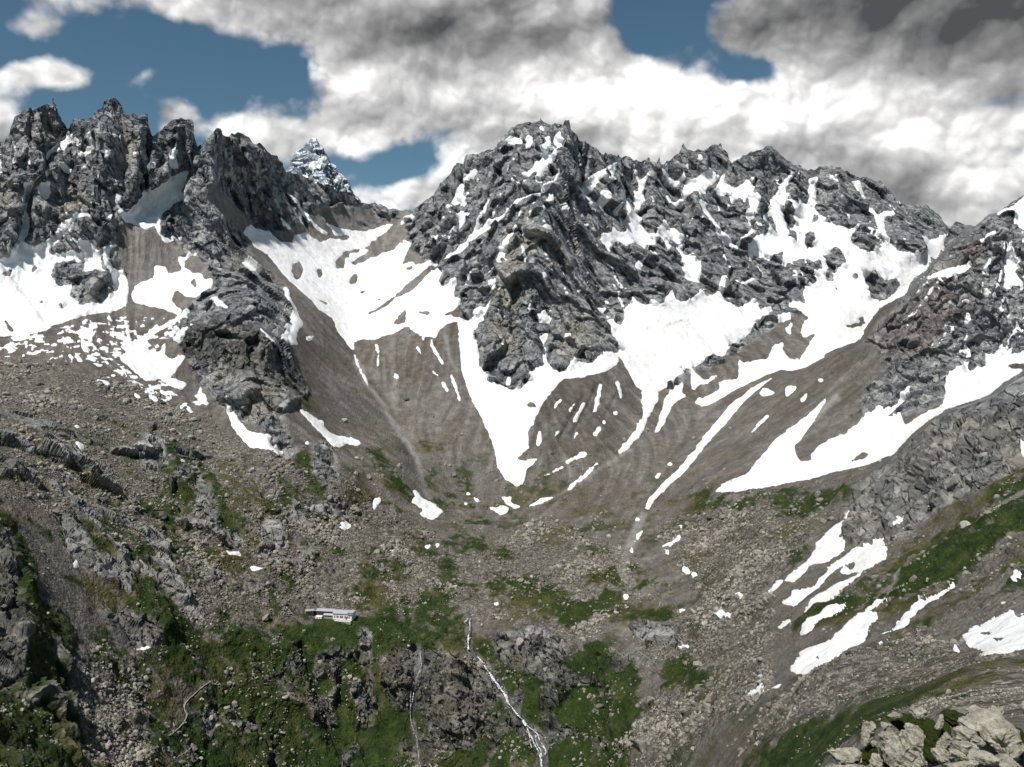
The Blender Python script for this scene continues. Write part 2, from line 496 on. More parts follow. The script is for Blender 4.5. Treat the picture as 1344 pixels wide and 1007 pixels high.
# ------------------------------------------------------------------ fall lines: streaks that run downhill
hx, hyy = np.arange(X0 + 1, X1, 2.0), np.arange(Y0 + 1, Y1, 2.0)
HX, HYY = np.meshgrid(hx, hyy)
Dh = blur((DM - OFF)[::2, ::2][:len(hyy), :len(hx)].astype(np.float32), 5)
Ph = np.stack([Dh * (HX - CX) / F, Dh, Dh * (HY - HYY) / F], -1)
nh = np.cross(np.gradient(Ph, axis=1), np.gradient(Ph, axis=0))
nh /= np.linalg.norm(nh, axis=-1, keepdims=True) + 1e-9
nh *= np.where((nh * Ph).sum(-1) > 0, -1, 1)[..., None]
gd = np.stack([nh[..., 0] * nh[..., 2], nh[..., 1] * nh[..., 2], -(nh[..., 0] ** 2 + nh[..., 1] ** 2)], -1)
fx_ = (gd[..., 0] * Ph[..., 1] - Ph[..., 0] * gd[..., 1])
fy_ = -(gd[..., 2] * Ph[..., 1] - Ph[..., 2] * gd[..., 1])
fl = np.hypot(fx_, fy_) + 1e-6
fx_, fy_ = (fx_ / fl).astype(np.float32), (fy_ / fl).astype(np.float32)


def streaks(sig, steps, seed):
    n = np.random.default_rng(seed).normal(size=HX.shape).astype(np.float32)
    if sig:
        n = blur(n, sig)
    acc = n.copy()
    hh, ww = n.shape
    base_i, base_j = np.mgrid[0:hh, 0:ww].astype(np.float32)
    for sgn in (1, -1):
        pi, pj = base_i.copy(), base_j.copy()
        for _ in range(steps):
            a = np.clip(pi + 0.5, 0, hh - 1).astype(np.int32)
            b_ = np.clip(pj + 0.5, 0, ww - 1).astype(np.int32)
            pi += sgn * fy_[a, b_]
            pj += sgn * fx_[a, b_]
            a = np.clip(pi + 0.5, 0, hh - 1).astype(np.int32)
            b_ = np.clip(pj + 0.5, 0, ww - 1).astype(np.int32)
            acc += n[a, b_]
    acc -= acc.mean()
    acc = blur(acc, 0.6)
    acc /= acc.std()
    return np.kron(acc, np.ones((2, 2), np.float32))[:RH, :RW]


STK = streaks(0.0, 13, 3)
STK = np.pad(STK, ((0, RH - STK.shape[0]), (0, RW - STK.shape[1])), mode='edge')
GUL = streaks(2.2, 26, 4)
GUL = np.pad(GUL, ((0, RH - GUL.shape[0]), (0, RW - GUL.shape[1])), mode='edge')
print('fall lines', round(time.time() - T0, 1))

# ------------------------------------------------------------------ what lies where: snow
SNOW = {
 'gullies_left': ("snow streaks in the gullies between the jagged left towers", [
  [(56, 211), (63, 197), (76, 190), (89, 176), (87, 173), (95, 177), (101, 181), (97, 187), (86, 189), (76, 200), (65, 203), (58, 211)],
  [(99, 195), (104, 197), (111, 189), (114, 173), (117, 171), (118, 180), (121, 182), (115, 192), (104, 203), (99, 201)],
  [(79, 216), (87, 214), (92, 224), (84, 225), (79, 222)], [(48, 249), (56, 242), (68, 239), (66, 252), (63, 261), (56, 260), (52, 253)],
  [(225, 196), (229, 191), (232, 197), (237, 196), (232, 206), (238, 220), (232, 221), (226, 216)], [(189, 215), (191, 201), (195, 197), (194, 206)],
  [(-10, 215), (0, 206), (9, 192), (5, 201), (4, 209), (4, 224), (-10, 230)], ell(142, 285, 1.5, 5, 10), ell(105, 215, 2, 4)]),
 'wedge': ("bright snow wedge under the left towers", [
  [(154, 277), (165, 281), (189, 259), (190, 251), (208, 249), (215, 238), (223, 237), (249, 220), (243, 237), (235, 249), (246, 253), (228, 262), (210, 277), (210, 303), (215, 313), (247, 304), (220, 319), (214, 318), (203, 296), (191, 301), (182, 296), (162, 290)],
  [(234, 339), (243, 338), (265, 322), (258, 330), (243, 342), (242, 355), (239, 355)]]),
 'left_field': ("broad snowfield at the foot of the left mountain", [
  [(-160, 360), (-60, 335), (0, 339), (14, 338), (15, 325), (22, 310), (30, 292), (27, 282), (33, 272), (28, 262), (32, 252), (31, 240), (40, 237), (47, 229), (48, 231), (42, 249), (38, 262), (36, 272), (37, 289), (38, 302), (30, 316), (47, 325), (51, 320),
   (68, 313), (78, 300), (88, 290), (101, 280), (113, 277), (111, 282), (94, 292), (80, 307), (74, 320), (64, 330), (68, 335), (86, 333), (96, 329), (104, 338), (109, 330), (100, 322), (96, 313), (111, 315), (125, 315), (127, 328), (133, 335), (134, 356),
   (150, 385), (165, 400), (150, 408), (111, 414), (66, 427), (43, 437), (0, 442), (-100, 430)],
  [(137, 328), (142, 323), (154, 321), (145, 330), (143, 345), (150, 353), (163, 355), (166, 373), (168, 384), (165, 400), (150, 404), (142, 395), (150, 385), (148, 370), (143, 358), (138, 345)],
  [(172, 386), (177, 376), (187, 371), (201, 366), (203, 348), (218, 351), (220, 361), (238, 356), (243, 351), (253, 359), (263, 359), (268, 367), (280, 367), (276, 378), (258, 391), (243, 389), (228, 384), (225, 394), (230, 401), (239, 409), (233, 413), (215, 406), (192, 401), (175, 396)]]),
 'spur_patches': ("snow patches along the dark rock spur on the left", [
  [(162, 465), (192, 439), (233, 415), (249, 409), (251, 411), (223, 427), (195, 442), (182, 457), (192, 449), (187, 467), (210, 462), (218, 447), (216, 467), (223, 472), (244, 466), (235, 480), (223, 495), (248, 503), (238, 511), (223, 506), (213, 495), (192, 500), (177, 487), (162, 475), (157, 470)],
  [(275, 395), (282, 390), (296, 404), (302, 409), (286, 404)], [(320, 340), (325, 339), (333, 344), (344, 351), (337, 363), (328, 351)],
  [(298, 537), (306, 541), (318, 557), (325, 567), (340, 568), (356, 570), (353, 580), (371, 586), (366, 597), (352, 588), (330, 588), (320, 578), (306, 562), (299, 545)],
  [(390, 536), (406, 544), (419, 553), (424, 550), (425, 560), (434, 568), (452, 573), (473, 582), (470, 586), (452, 581), (446, 587), (438, 585), (421, 569), (406, 553)],
  [(372, 373), (378, 376), (382, 394), (389, 406), (395, 424), (389, 442), (390, 453), (373, 452), (367, 444), (376, 434), (371, 429), (381, 424), (385, 409), (376, 389)],
  [(340, 427), (345, 430), (352, 441), (362, 450), (373, 452), (360, 452), (348, 442)], ell(268, 524, 2, 7, -15), ell(263, 515, 2, 5), ell(137, 502, 10, 3, 25), ell(200, 523, 9, 3, 25), ell(180, 520, 5, 2, 30)]),
 'hillside_patches': ("small snow patches scattered over the boulder slopes and scree", [
  [(542, 641), (548, 644), (553, 654), (573, 662), (581, 672), (568, 683), (553, 677), (556, 669), (540, 660), (545, 652)], ell(494, 660, 4, 8, 30), ell(453, 690, 8, 4, -15), ell(307, 727, 11, 3, 20), ell(335, 747, 9, 3, 12),
  ell(402, 582, 4, 2), ell(101, 741, 4, 5), ell(105, 584, 9, 2.5, 35), ell(562, 717, 4, 3), ell(514, 721, 3, 2), ell(575, 717, 3, 2), ell(185, 851, 13, 2.2, -8), ell(405, 445, 4, 3), ell(100, 560, 3, 2), ell(240, 605, 3, 2),
  ell(652, 795, 4, 1.5), ell(615, 648, 3, 2), ell(612, 661, 3, 2), ell(971, 783, 6, 2), ell(822, 783, 4, 3, 60), ell(895, 800, 5, 1.5), ell(895, 847, 7, 2), ell(900, 748, 6, 3, 20), ell(912, 755, 5, 3),
  [(935, 805), (946, 800), (963, 808), (953, 812)], [(868, 717), (881, 707), (894, 700), (889, 710), (871, 717)], ell(893, 690, 4, 2, 60), ell(877, 725, 2, 4)]),
 'basin': ("snow basin below the saddle left of the central peak", [
  [(319, 304), (329, 294), (338, 300), (348, 302), (354, 300), (361, 310), (373, 318), (386, 319), (387, 308), (401, 306), (411, 315), (421, 319), (435, 313), (452, 316), (463, 311), (457, 308), (439, 309), (434, 300), (421, 285), (418, 281), (424, 285), (434, 296),
   (444, 299), (462, 303), (482, 304), (495, 299), (515, 294), (514, 300), (520, 315), (533, 315), (540, 318), (530, 340), (528, 348), (540, 343), (545, 348), (573, 343), (578, 346), (572, 354), (583, 358), (576, 371), (581, 378), (594, 368), (601, 368), (596, 391),
   (606, 394), (596, 406), (578, 413), (594, 416), (619, 419), (604, 421), (586, 424), (575, 434), (573, 443), (548, 437), (535, 428), (515, 438), (492, 446), (477, 445), (465, 448), (463, 462), (452, 447), (442, 434), (437, 419), (419, 406), (409, 394), (391, 378),
   (373, 361), (353, 335), (335, 325)],
  [(370, 251), (378, 257), (396, 272), (411, 290), (432, 309), (421, 306), (406, 291), (389, 272)], [(386, 247), (396, 257), (389, 254)], [(363, 286), (373, 291), (381, 303), (371, 297)], [(525, 294), (543, 282), (545, 284), (530, 295)]]),
 'scree_streaks': ("thin snow streaks on the big central scree face", [
  [(462, 462), (466, 465), (472, 483), (482, 497), (485, 508), (478, 498), (470, 482)], [(565, 449), (568, 452), (577, 467), (583, 480), (578, 477), (570, 463)], [(545, 454), (550, 458), (557, 470), (553, 466)],
  [(566, 485), (571, 488), (576, 495), (571, 493)], stroke([(580, 502), (588, 515)], 3), stroke([(592, 492), (597, 505), (604, 527)], 2.5), stroke([(494, 452), (497, 465), (496, 482)], 3, 2), stroke([(520, 492), (523, 498)], 3)]),
 'tongue': ("long snow tongue running down between cliff and moraine", [
  [(600, 418), (619, 419), (621, 406), (628, 401), (644, 402), (628, 421), (621, 442), (629, 462), (628, 482), (633, 487), (645, 505), (663, 510), (667, 513), (681, 511), (696, 497), (696, 482), (711, 481), (718, 475), (727, 485), (745, 486), (749, 473), (777, 475),
   (792, 462), (814, 462), (811, 475), (795, 487), (762, 495), (739, 497), (727, 510), (711, 533), (701, 553), (691, 568), (694, 588), (676, 603), (690, 605), (706, 603), (690, 617), (687, 635), (678, 638), (663, 629), (653, 614), (651, 593), (640, 565), (630, 545),
   (616, 515), (606, 487), (604, 452)],
  [(694, 664), (709, 655), (734, 650), (711, 660)], [(638, 664), (653, 666), (661, 662), (668, 669), (658, 677)], [(658, 652), (671, 652), (668, 659), (686, 664), (676, 668), (663, 659)], [(618, 649), (630, 657), (624, 658)]]),
 'central_gullies': ("snow lying in the couloirs and ledges of the central peak", [
  [(589, 265), (595, 252), (608, 232), (621, 219), (623, 224), (611, 237), (601, 252), (609, 257), (596, 267)], [(590, 281), (608, 262), (606, 268), (594, 279)],
  [(558, 323), (576, 310), (599, 297), (605, 278), (615, 277), (609, 292), (596, 303), (573, 314)],
  [(565, 345), (600, 322), (615, 307), (643, 290), (666, 278), (686, 261), (711, 248), (724, 238), (730, 228), (737, 215), (735, 226), (726, 240), (707, 255), (685, 269), (662, 286), (639, 300), (618, 315), (590, 332)],
  [(681, 226), (699, 217), (701, 208), (709, 208), (711, 196), (709, 193), (719, 189), (715, 181), (722, 178), (723, 191), (719, 201), (727, 203), (732, 191), (727, 186), (728, 178), (737, 172), (735, 183), (742, 187), (733, 196), (729, 206), (719, 216), (711, 224), (709, 241), (704, 241), (705, 224), (691, 229)],
  [(661, 184), (676, 178), (685, 177), (684, 186), (673, 187)], [(689, 192), (690, 179), (699, 176), (695, 190)], ell(711, 169, 4.5, 2.5, 35), [(716, 262), (722, 252), (729, 250), (728, 260)],
  [(708, 300), (719, 297), (727, 302), (732, 305), (722, 305), (714, 307)], [(651, 345), (657, 327), (666, 317), (676, 302), (670, 320), (662, 335), (657, 348)], [(638, 368), (646, 365), (652, 368), (649, 383), (643, 376)],
  stroke([(685, 321), (690, 332), (689, 344)], 3), ell(684, 287, 2, 5, 20), ell(675, 236, 5, 2), ell(688, 240, 3, 1.5), [(709, 411), (716, 404), (719, 411), (725, 415), (722, 420), (711, 418)],
  [(708, 440), (711, 439), (720, 434), (715, 447), (716, 462), (719, 477), (715, 480), (713, 462)], ell(744, 443, 3, 5), ell(666, 497, 3, 8), ell(660, 456, 3, 2), ell(746, 240, 3, 2), ell(770, 296, 3, 3), ell(712, 365, 1.5, 5), ell(696, 400, 1.5, 5), ell(740, 345, 3, 2), ell(783, 323, 2, 3), ell(763, 378, 3, 2), ell(793, 402, 4, 3)]),
 'bowl': ("smooth white snow bowl right of the central cliff", [
  [(794, 414), (803, 418), (815, 427), (824, 401), (832, 387), (835, 394), (847, 401), (853, 396), (868, 403), (878, 384), (882, 382), (889, 394), (901, 397), (916, 386), (920, 378), (927, 389), (939, 384), (943, 378), (951, 358), (955, 360), (948, 385), (960, 398), (968, 404),
   (989, 394), (999, 411), (1014, 401), (1012, 411), (996, 421), (969, 447), (950, 466), (936, 466), (900, 485), (876, 505), (866, 513), (848, 515), (835, 508), (825, 487), (818, 475), (814, 462), (808, 442), (797, 421)],
  [(842, 513), (863, 513), (862, 525), (851, 548), (845, 562), (838, 573), (820, 593), (810, 598), (815, 588), (835, 565), (845, 548), (843, 525)],
  [(896, 499), (886, 510), (874, 518), (866, 550), (859, 570), (866, 565), (873, 553), (881, 532), (890, 525), (901, 520), (893, 515), (898, 506)], [(908, 484), (914, 490), (925, 500), (945, 491), (930, 503), (918, 503), (911, 512), (908, 512)]]),
 'ridge_couloirs': ("branching snow couloirs on the serrated ridge right of the centre", [
  [(868, 219), (873, 222), (881, 231), (886, 234), (901, 230), (894, 239), (886, 244), (876, 239), (871, 229)],
  [(901, 239), (906, 238), (919, 229), (924, 231), (932, 219), (937, 231), (927, 254), (914, 249), (904, 259), (894, 259), (886, 274), (881, 269), (875, 254), (878, 253), (884, 262), (889, 264), (896, 252)],
  [(913, 264), (924, 267), (929, 268), (923, 274), (934, 289), (939, 305), (929, 292), (922, 277)], [(903, 246), (920, 229), (933, 221), (945, 232), (925, 252), (908, 251)],
  [(936, 252), (950, 229), (956, 221), (951, 239), (966, 246), (976, 239), (993, 226), (986, 242), (979, 252), (999, 259), (988, 289), (976, 282), (986, 275), (983, 259), (969, 259), (960, 269), (955, 256), (940, 257)],
  [(913, 266), (921, 266), (930, 285), (940, 302), (953, 312), (966, 325), (989, 299), (994, 302), (966, 328), (943, 315), (931, 299)],
  [(759, 245), (767, 249), (770, 234), (789, 225), (786, 236), (777, 249), (772, 257), (782, 279), (787, 292), (784, 284), (775, 269), (765, 257)], [(792, 241), (800, 231), (794, 221), (810, 212), (809, 224), (803, 231), (803, 239), (795, 244)],
  [(785, 252), (797, 259), (792, 277), (786, 272)],
  [(809, 252), (818, 249), (825, 268), (830, 279), (835, 272), (833, 248), (839, 252), (841, 236), (853, 225), (849, 236), (843, 252), (846, 259), (839, 274), (841, 292), (851, 305), (861, 307), (872, 287), (881, 300), (889, 305), (899, 315), (891, 320), (881, 310), (878, 332), (868, 307),
   (861, 317), (846, 325), (835, 317), (823, 324), (805, 317), (800, 330), (786, 312), (792, 305), (803, 307), (805, 295), (810, 305), (823, 305), (825, 287), (820, 272), (810, 269)],
  [(890, 322), (895, 320), (899, 335), (919, 345), (921, 338), (918, 368), (901, 360)], [(832, 353), (840, 340), (848, 339), (840, 357)], [(1117, 237), (1128, 236), (1140, 262), (1131, 256)], [(1082, 239), (1105, 226), (1095, 235)], ell(1046, 234, 2, 6),
  [(900, 338), (920, 342), (920, 371), (910, 355), (900, 348)], [(960, 361), (968, 368), (999, 362), (998, 366), (968, 371)], ell(918, 208, 3, 4, 30), ell(902, 218, 2, 5), ell(1115, 282, 2, 4), ell(808, 278, 3, 5), ell(857, 332, 5, 4), ell(816, 370, 5, 2, 20), ell(908, 289, 2, 6, 20),
  [(983, 326), (1009, 342), (1026, 320), (1009, 306), (990, 310)], ell(986, 250, 3, 8, 30)]),
 'cirque': ("wide snowy cirque under the right hand ridge", [
  [(1034, 399), (1042, 398), (1057, 399), (1055, 381), (1060, 372), (1072, 375), (1065, 358), (1082, 351), (1075, 342), (1049, 342), (1026, 351), (1029, 328), (1009, 342), (983, 328), (1009, 328), (1009, 308), (1002, 282), (1016, 272), (1016, 259), (1026, 242), (1036, 231), (1039, 232), (1031, 246), (1029, 275),
   (1034, 299), (1045, 295), (1042, 282), (1049, 262), (1059, 269), (1062, 262), (1060, 236), (1072, 234), (1070, 252), (1069, 272), (1075, 285), (1092, 295), (1115, 300), (1128, 297), (1115, 312), (1118, 318), (1138, 332), (1161, 325), (1164, 318), (1155, 308), (1148, 289), (1141, 275),
   (1146, 272), (1155, 282), (1174, 284), (1171, 289), (1160, 289), (1161, 312), (1169, 325), (1191, 335), (1214, 335), (1217, 325), (1204, 312), (1217, 310), (1231, 315), (1244, 310), (1237, 325), (1224, 342), (1214, 355), (1198, 365), (1191, 382), (1184, 389), (1155, 403), (1135, 432),
   (1128, 447), (1098, 458), (1082, 466), (1059, 481), (1042, 486), (1026, 484), (1009, 490), (979, 505), (960, 514), (936, 529), (923, 533), (917, 529), (927, 521), (946, 512), (943, 502), (968, 497), (971, 472), (976, 477), (1009, 470), (1014, 456), (1030, 449), (1026, 459), (1036, 472),
   (1050, 474), (1059, 459), (1072, 436), (1054, 443), (1052, 429), (1062, 416), (1050, 408), (1036, 404)],
  [(1020, 415), (1035, 410), (1039, 418), (1022, 424)], ell(1036, 432, 3, 8, 15)]),
 'flank': ("snow patches on the reddish brown mountain at the right edge", [
  [(1308, 280), (1330, 269), (1344, 259), (1365, 250), (1365, 300), (1344, 302), (1333, 299), (1330, 284), (1313, 285)], [(1287, 315), (1310, 305), (1303, 317), (1290, 320)], [(1217, 370), (1244, 355), (1274, 340), (1267, 355), (1250, 365), (1231, 368)],
  [(1317, 375), (1320, 345), (1321, 322), (1328, 328), (1340, 342), (1333, 358), (1343, 371), (1323, 375)], [(1290, 365), (1297, 335), (1302, 342), (1297, 361)], ell(1269, 419, 4, 9), ell(1265, 457, 3, 8), ell(1197, 415, 4, 2, -20), ell(1239, 423, 5, 2, -30), ell(1268, 394, 3, 2), ell(1296, 385, 5, 5), ell(1245, 394, 5, 2, 10)]),
 'right_band': ("long bright snow band above the grassy terrace on the right", [
  [(1240, 519), (1247, 489), (1254, 476), (1272, 472), (1274, 492), (1293, 476), (1292, 462), (1303, 462), (1308, 444), (1313, 459), (1330, 456), (1326, 466), (1344, 459), (1400, 440), (1400, 465), (1344, 476), (1315, 479), (1330, 483), (1344, 485), (1317, 502), (1297, 519), (1274, 527),
   (1244, 535), (1217, 552), (1198, 568), (1174, 595), (1141, 608), (1098, 619), (1055, 631), (1009, 638), (969, 644), (938, 646), (950, 634), (979, 624), (999, 601), (1022, 575), (1059, 548), (1088, 519), (1080, 532), (1062, 562), (1042, 588), (1049, 605), (1065, 605), (1065, 595), (1088, 578),
   (1112, 568), (1145, 538), (1158, 529), (1156, 538), (1174, 529), (1194, 505), (1191, 519), (1161, 548), (1181, 542), (1188, 558), (1217, 542), (1240, 530)]]),
 'long_strip': ("narrow snow strip winding down the brown scree right of the moraine", [
  [(1016, 494), (989, 515), (969, 535), (946, 562), (926, 585), (905, 612), (876, 640), (858, 656), (852, 670), (846, 668), (852, 654), (868, 638), (896, 610), (918, 583), (936, 560), (962, 528), (988, 510)], [(845, 697), (833, 712), (830, 718), (838, 700)], ell(829, 722, 2, 4), ell(837, 682, 3, 3),
  ell(1006, 515, 9, 5), ell(1037, 512, 9, 5, -40), ell(1055, 522, 3, 8, 35), ell(1078, 499, 4, 3), stroke([(1008, 545), (995, 560), (984, 572)], 3, 1), ell(918, 527, 5, 4), ell(863, 625, 6, 1.5, -40), ell(880, 610, 4, 1.5)]),
 'moraine_streaks': ("parallel snow streaks on the dark fluted moraine", [
  [(777, 543), (787, 505), (791, 503), (782, 541)], stroke([(809, 501), (816, 516), (815, 523)], 4, 2), [(749, 558), (765, 528), (770, 527), (757, 553)], stroke([(737, 524), (727, 537)], 4, 2), stroke([(754, 530), (746, 542)], 4, 2), [(777, 571), (787, 558), (789, 564), (781, 574)],
  [(749, 581), (757, 568), (759, 570)], [(704, 578), (709, 563), (711, 581), (706, 588)], [(742, 607), (762, 595), (772, 596), (744, 608)], [(704, 628), (738, 612), (739, 615), (706, 628)], [(743, 643), (762, 626), (785, 606), (787, 607), (765, 629), (747, 642)], stroke([(733, 565), (729, 575)], 3, 1), ell(808, 542, 3, 3), ell(793, 554, 2, 3)]),
 'lower_right': ("slanting snow patches on the grassy slope at lower right", [
  [(1065, 734), (1072, 716), (1082, 702), (1098, 689), (1112, 686), (1108, 699), (1098, 702), (1110, 712), (1108, 722), (1085, 739), (1065, 742), (1042, 765), (1029, 762), (1049, 745)], [(1006, 777), (1019, 760), (1029, 762), (1016, 775)], [(1108, 681), (1115, 671), (1120, 676), (1115, 683)],
  [(1026, 792), (1042, 775), (1069, 769), (1085, 749), (1105, 732), (1131, 712), (1155, 701), (1155, 716), (1166, 722), (1155, 736), (1128, 749), (1102, 755), (1112, 739), (1092, 752), (1072, 772), (1052, 788), (1042, 798)],
  [(1055, 807), (1065, 788), (1088, 772), (1112, 762), (1131, 749), (1118, 765), (1095, 785), (1075, 798)], [(1050, 836), (1062, 818), (1085, 805), (1115, 793), (1098, 807), (1075, 821), (1059, 835)],
  [(1036, 878), (1049, 864), (1055, 855), (1088, 841), (1112, 818), (1131, 805), (1150, 800), (1148, 812), (1128, 835), (1102, 855), (1065, 881), (1045, 884)], [(1133, 805), (1146, 787), (1166, 776), (1164, 779), (1150, 789), (1138, 805)],
  [(1155, 831), (1184, 808), (1207, 785), (1211, 788), (1231, 775), (1249, 760), (1247, 765), (1214, 795), (1191, 815)], [(1151, 845), (1171, 830), (1170, 832), (1155, 844)], [(981, 909), (999, 896), (1002, 901), (986, 911)], [(1004, 906), (1029, 896), (1024, 901), (1010, 907)],
  [(1019, 825), (1032, 815), (1040, 815), (1026, 828)], [(1156, 696), (1174, 676), (1188, 668), (1178, 679)], [(1194, 661), (1204, 651), (1201, 656)], [(1338, 598), (1344, 578), (1350, 575), (1350, 597)], [(1330, 528), (1344, 515), (1350, 512), (1350, 518)], ell(998, 888, 4, 3), ell(1338, 762, 8, 3, -35)]),
 'edge_patch': ("broad snow patch above the boulder strip at the right edge", [
  [(1264, 835), (1280, 821), (1307, 812), (1330, 803), (1336, 812), (1380, 800), (1380, 850), (1344, 853), (1320, 861), (1290, 864), (1297, 855), (1270, 848)], ell(1319, 795, 3, 2), ell(1257, 854, 4, 2)]),
}
HOLES = [[(67, 361), (73, 348), (86, 343), (111, 344), (111, 361), (127, 358), (144, 366), (149, 381), (142, 391), (111, 404), (99, 400), (101, 394), (90, 389), (94, 375), (78, 376), (70, 368)],
 [(515, 297), (538, 292), (543, 302), (528, 320), (510, 328), (497, 335), (482, 344), (462, 349), (459, 345), (477, 335), (486, 325), (462, 334), (454, 340), (453, 352), (442, 354), (438, 345), (452, 330), (482, 323)],
 [(384, 346), (394, 342), (399, 353), (396, 366), (389, 368), (382, 356)], [(416, 352), (423, 351), (424, 361), (420, 368), (416, 362)], [(459, 366), (466, 359), (471, 363), (467, 373), (459, 375)], [(470, 387), (475, 381), (484, 381), (478, 386)],
 [(470, 419), (518, 389), (538, 368), (573, 343), (576, 346), (543, 381), (518, 394), (495, 409)], [(515, 427), (528, 409), (535, 401), (532, 424)], ell(557, 411, 9, 3), [(487, 399), (503, 390), (500, 395)], ell(538, 352, 6, 3, -20), ell(518, 325, 9, 2, -35), ell(425, 398, 8, 3, 30),
 [(1079, 335), (1095, 323), (1107, 332), (1112, 345), (1098, 355), (1095, 368), (1085, 371), (1085, 351)], [(1135, 375), (1141, 355), (1151, 351), (1161, 365), (1178, 365), (1184, 378), (1174, 388), (1155, 396), (1141, 391)], [(1036, 299), (1049, 305), (1045, 317), (1036, 315)],
 [(1055, 309), (1069, 302), (1069, 318), (1059, 328)], [(1007, 285), (1017, 279), (1021, 309), (1009, 302)], ell(1122, 427, 17, 3, -8), ell(1130, 419, 6, 3), ell(1122, 364, 4, 4), ell(1098, 379, 3, 3), ell(1069, 288, 4, 6), ell(698, 532, 6, 4), ell(255, 372, 4, 7, -20), ell(234, 386, 8, 4, 20), ell(80, 402, 4, 5),
 ell(46, 353, 4, 4), ell(10, 358, 7, 5, -20), ell(55, 398, 4, 3), ell(12, 428, 3, 10, -30), ell(45, 353, 3, 6, 20), ell(190, 411, 30, 5, 6), ell(960, 452, 8, 3, -40), ell(1115, 742, 7, 3, -30), ell(1072, 862, 5, 2.5, -30), ell(1294, 830, 8, 4), ell(1310, 838, 8, 3), ell(1150, 368, 3, 4), ell(1130, 600, 14, 4, -25), ell(870, 517, 9, 4)]
holeM = raster(HOLES)
names = list(SNOW)
snowM = np.zeros((RH, RW), np.float32)
snowID = np.zeros((RH, RW), np.int32)
for k, key in enumerate(names):
    m = raster(SNOW[key][1])
    snowID = np.where(m > snowM, k, snowID)
    snowM = np.maximum(snowM, m)
# spread the ids outwards a little so that ragged edges keep their field's id
for _ in range(9):
    z = snowM < 0.01
    for sh, ax in ((1, 0), (-1, 0), (1, 1), (-1, 1)):
        r_id, r_m = np.roll(snowID, sh, ax), np.roll(snowM, sh, ax)
        up = z & (r_m > 0.005)
        snowID = np.where(up, r_id, snowID)
        snowM = np.where(up, 0.006, snowM)
snowM = np.where(snowM < 0.01, 0, snowM) * (1 - holeM)
PATCHY = [([(-100, 425), (0, 435), (60, 425), (120, 410), (240, 412), (250, 440), (205, 470), (250, 510), (310, 545), (250, 545), (180, 525), (120, 490), (0, 468), (-100, 460)], 0.42), ([(1200, 350), (1344, 300), (1400, 300), (1400, 455), (1240, 470), (1190, 440)], 0.16),
          ([(860, 690), (930, 700), (980, 790), (900, 800), (850, 760)], 0.10), ([(600, 640), (680, 640), (690, 680), (620, 680)], 0.15), ([(560, 340), (640, 210), (760, 180), (960, 210), (960, 330), (850, 400), (640, 420)], 0.14), ([(-60, 230), (0, 190), (100, 170), (230, 190), (240, 300), (150, 330), (40, 330)], 0.10), ([(960, 200), (1100, 230), (1240, 290), (1200, 340), (1000, 400), (900, 400)], 0.18), ([(330, 250), (430, 250), (500, 290), (440, 310), (350, 300)], 0.14), ([(860, 560), (920, 500), (960, 520), (900, 620)], 0.12), ([(540, 430), (600, 430), (600, 460), (530, 450)], 0.34)]
patchM = np.zeros((RH, RW), np.float32)
for P, v in PATCHY:
    patchM = np.maximum(patchM, blur(raster([P]), 8) * v)

# ------------------------------------------------------------------ what lies where: rock, grass, scree, boulders
ROCK = [[(-400, 60), (0, 60), (520, 265), (525, 285), (490, 296), (440, 296), (425, 285), (400, 300), (350, 298), (318, 292), (330, 330), (345, 350), (372, 370), (388, 410), (376, 460), (400, 500), (405, 515), (370, 545), (388, 590), (375, 600), (340, 560), (300, 545), (265, 505), (235, 450), (215, 440), (245, 405), (283, 372),
  (262, 335), (225, 335), (210, 300), (165, 285), (150, 320), (165, 360), (150, 395), (110, 410), (60, 425), (0, 345), (-400, 340)],
 [(408, 585), (430, 578), (445, 605), (450, 632), (425, 642), (408, 620)],
 [(530, 290), (545, 270), (560, 240), (600, 190), (760, 140), (900, 170), (1010, 170), (1300, 280), (1250, 312), (1195, 385), (1140, 400), (1100, 385), (1060, 400), (1020, 425), (1000, 440), (950, 475), (905, 492), (880, 512), (815, 470), (740, 495), (680, 517), (640, 504), (620, 450), (600, 400), (560, 348), (540, 325)],
 [(1250, 312), (1340, 240), (1704, 120), (1704, 470), (1344, 465), (1250, 520), (1190, 545), (1130, 560), (1130, 520), (1165, 480), (1150, 450), (1130, 450), (1192, 383)],
 [(1704, 380), (1344, 490), (1240, 538), (1180, 592), (1150, 615), (1110, 655), (1105, 705), (1140, 722), (1185, 700), (1250, 660), (1344, 610), (1704, 480)],
 [(495, 862), (520, 850), (580, 853), (640, 868), (662, 900), (640, 950), (622, 985), (570, 985), (553, 930), (530, 932), (500, 912)], [(640, 832), (700, 822), (745, 848), (740, 870), (725, 905), (700, 885), (655, 872)], [(398, 915), (432, 912), (442, 952), (410, 950)], [(455, 895), (480, 890), (492, 950), (475, 955)],
 [(128, 800), (150, 803), (214, 812), (215, 842), (180, 853), (153, 842)], [(-150, 680), (18, 695), (40, 815), (36, 885), (0, 905), (-150, 920)], [(73, 668), (100, 675), (130, 728), (178, 738), (172, 782), (120, 755), (88, 722)], [(180, 580), (215, 568), (222, 612), (190, 618)], [(255, 615), (280, 635), (292, 680), (276, 702), (258, 652)],
 [(340, 680), (375, 675), (380, 715), (345, 720)], [(820, 820), (880, 815), (900, 850), (850, 850)], [(378, 858), (395, 860), (405, 890), (385, 885)], [(470, 830), (490, 825), (488, 860), (472, 858)]]
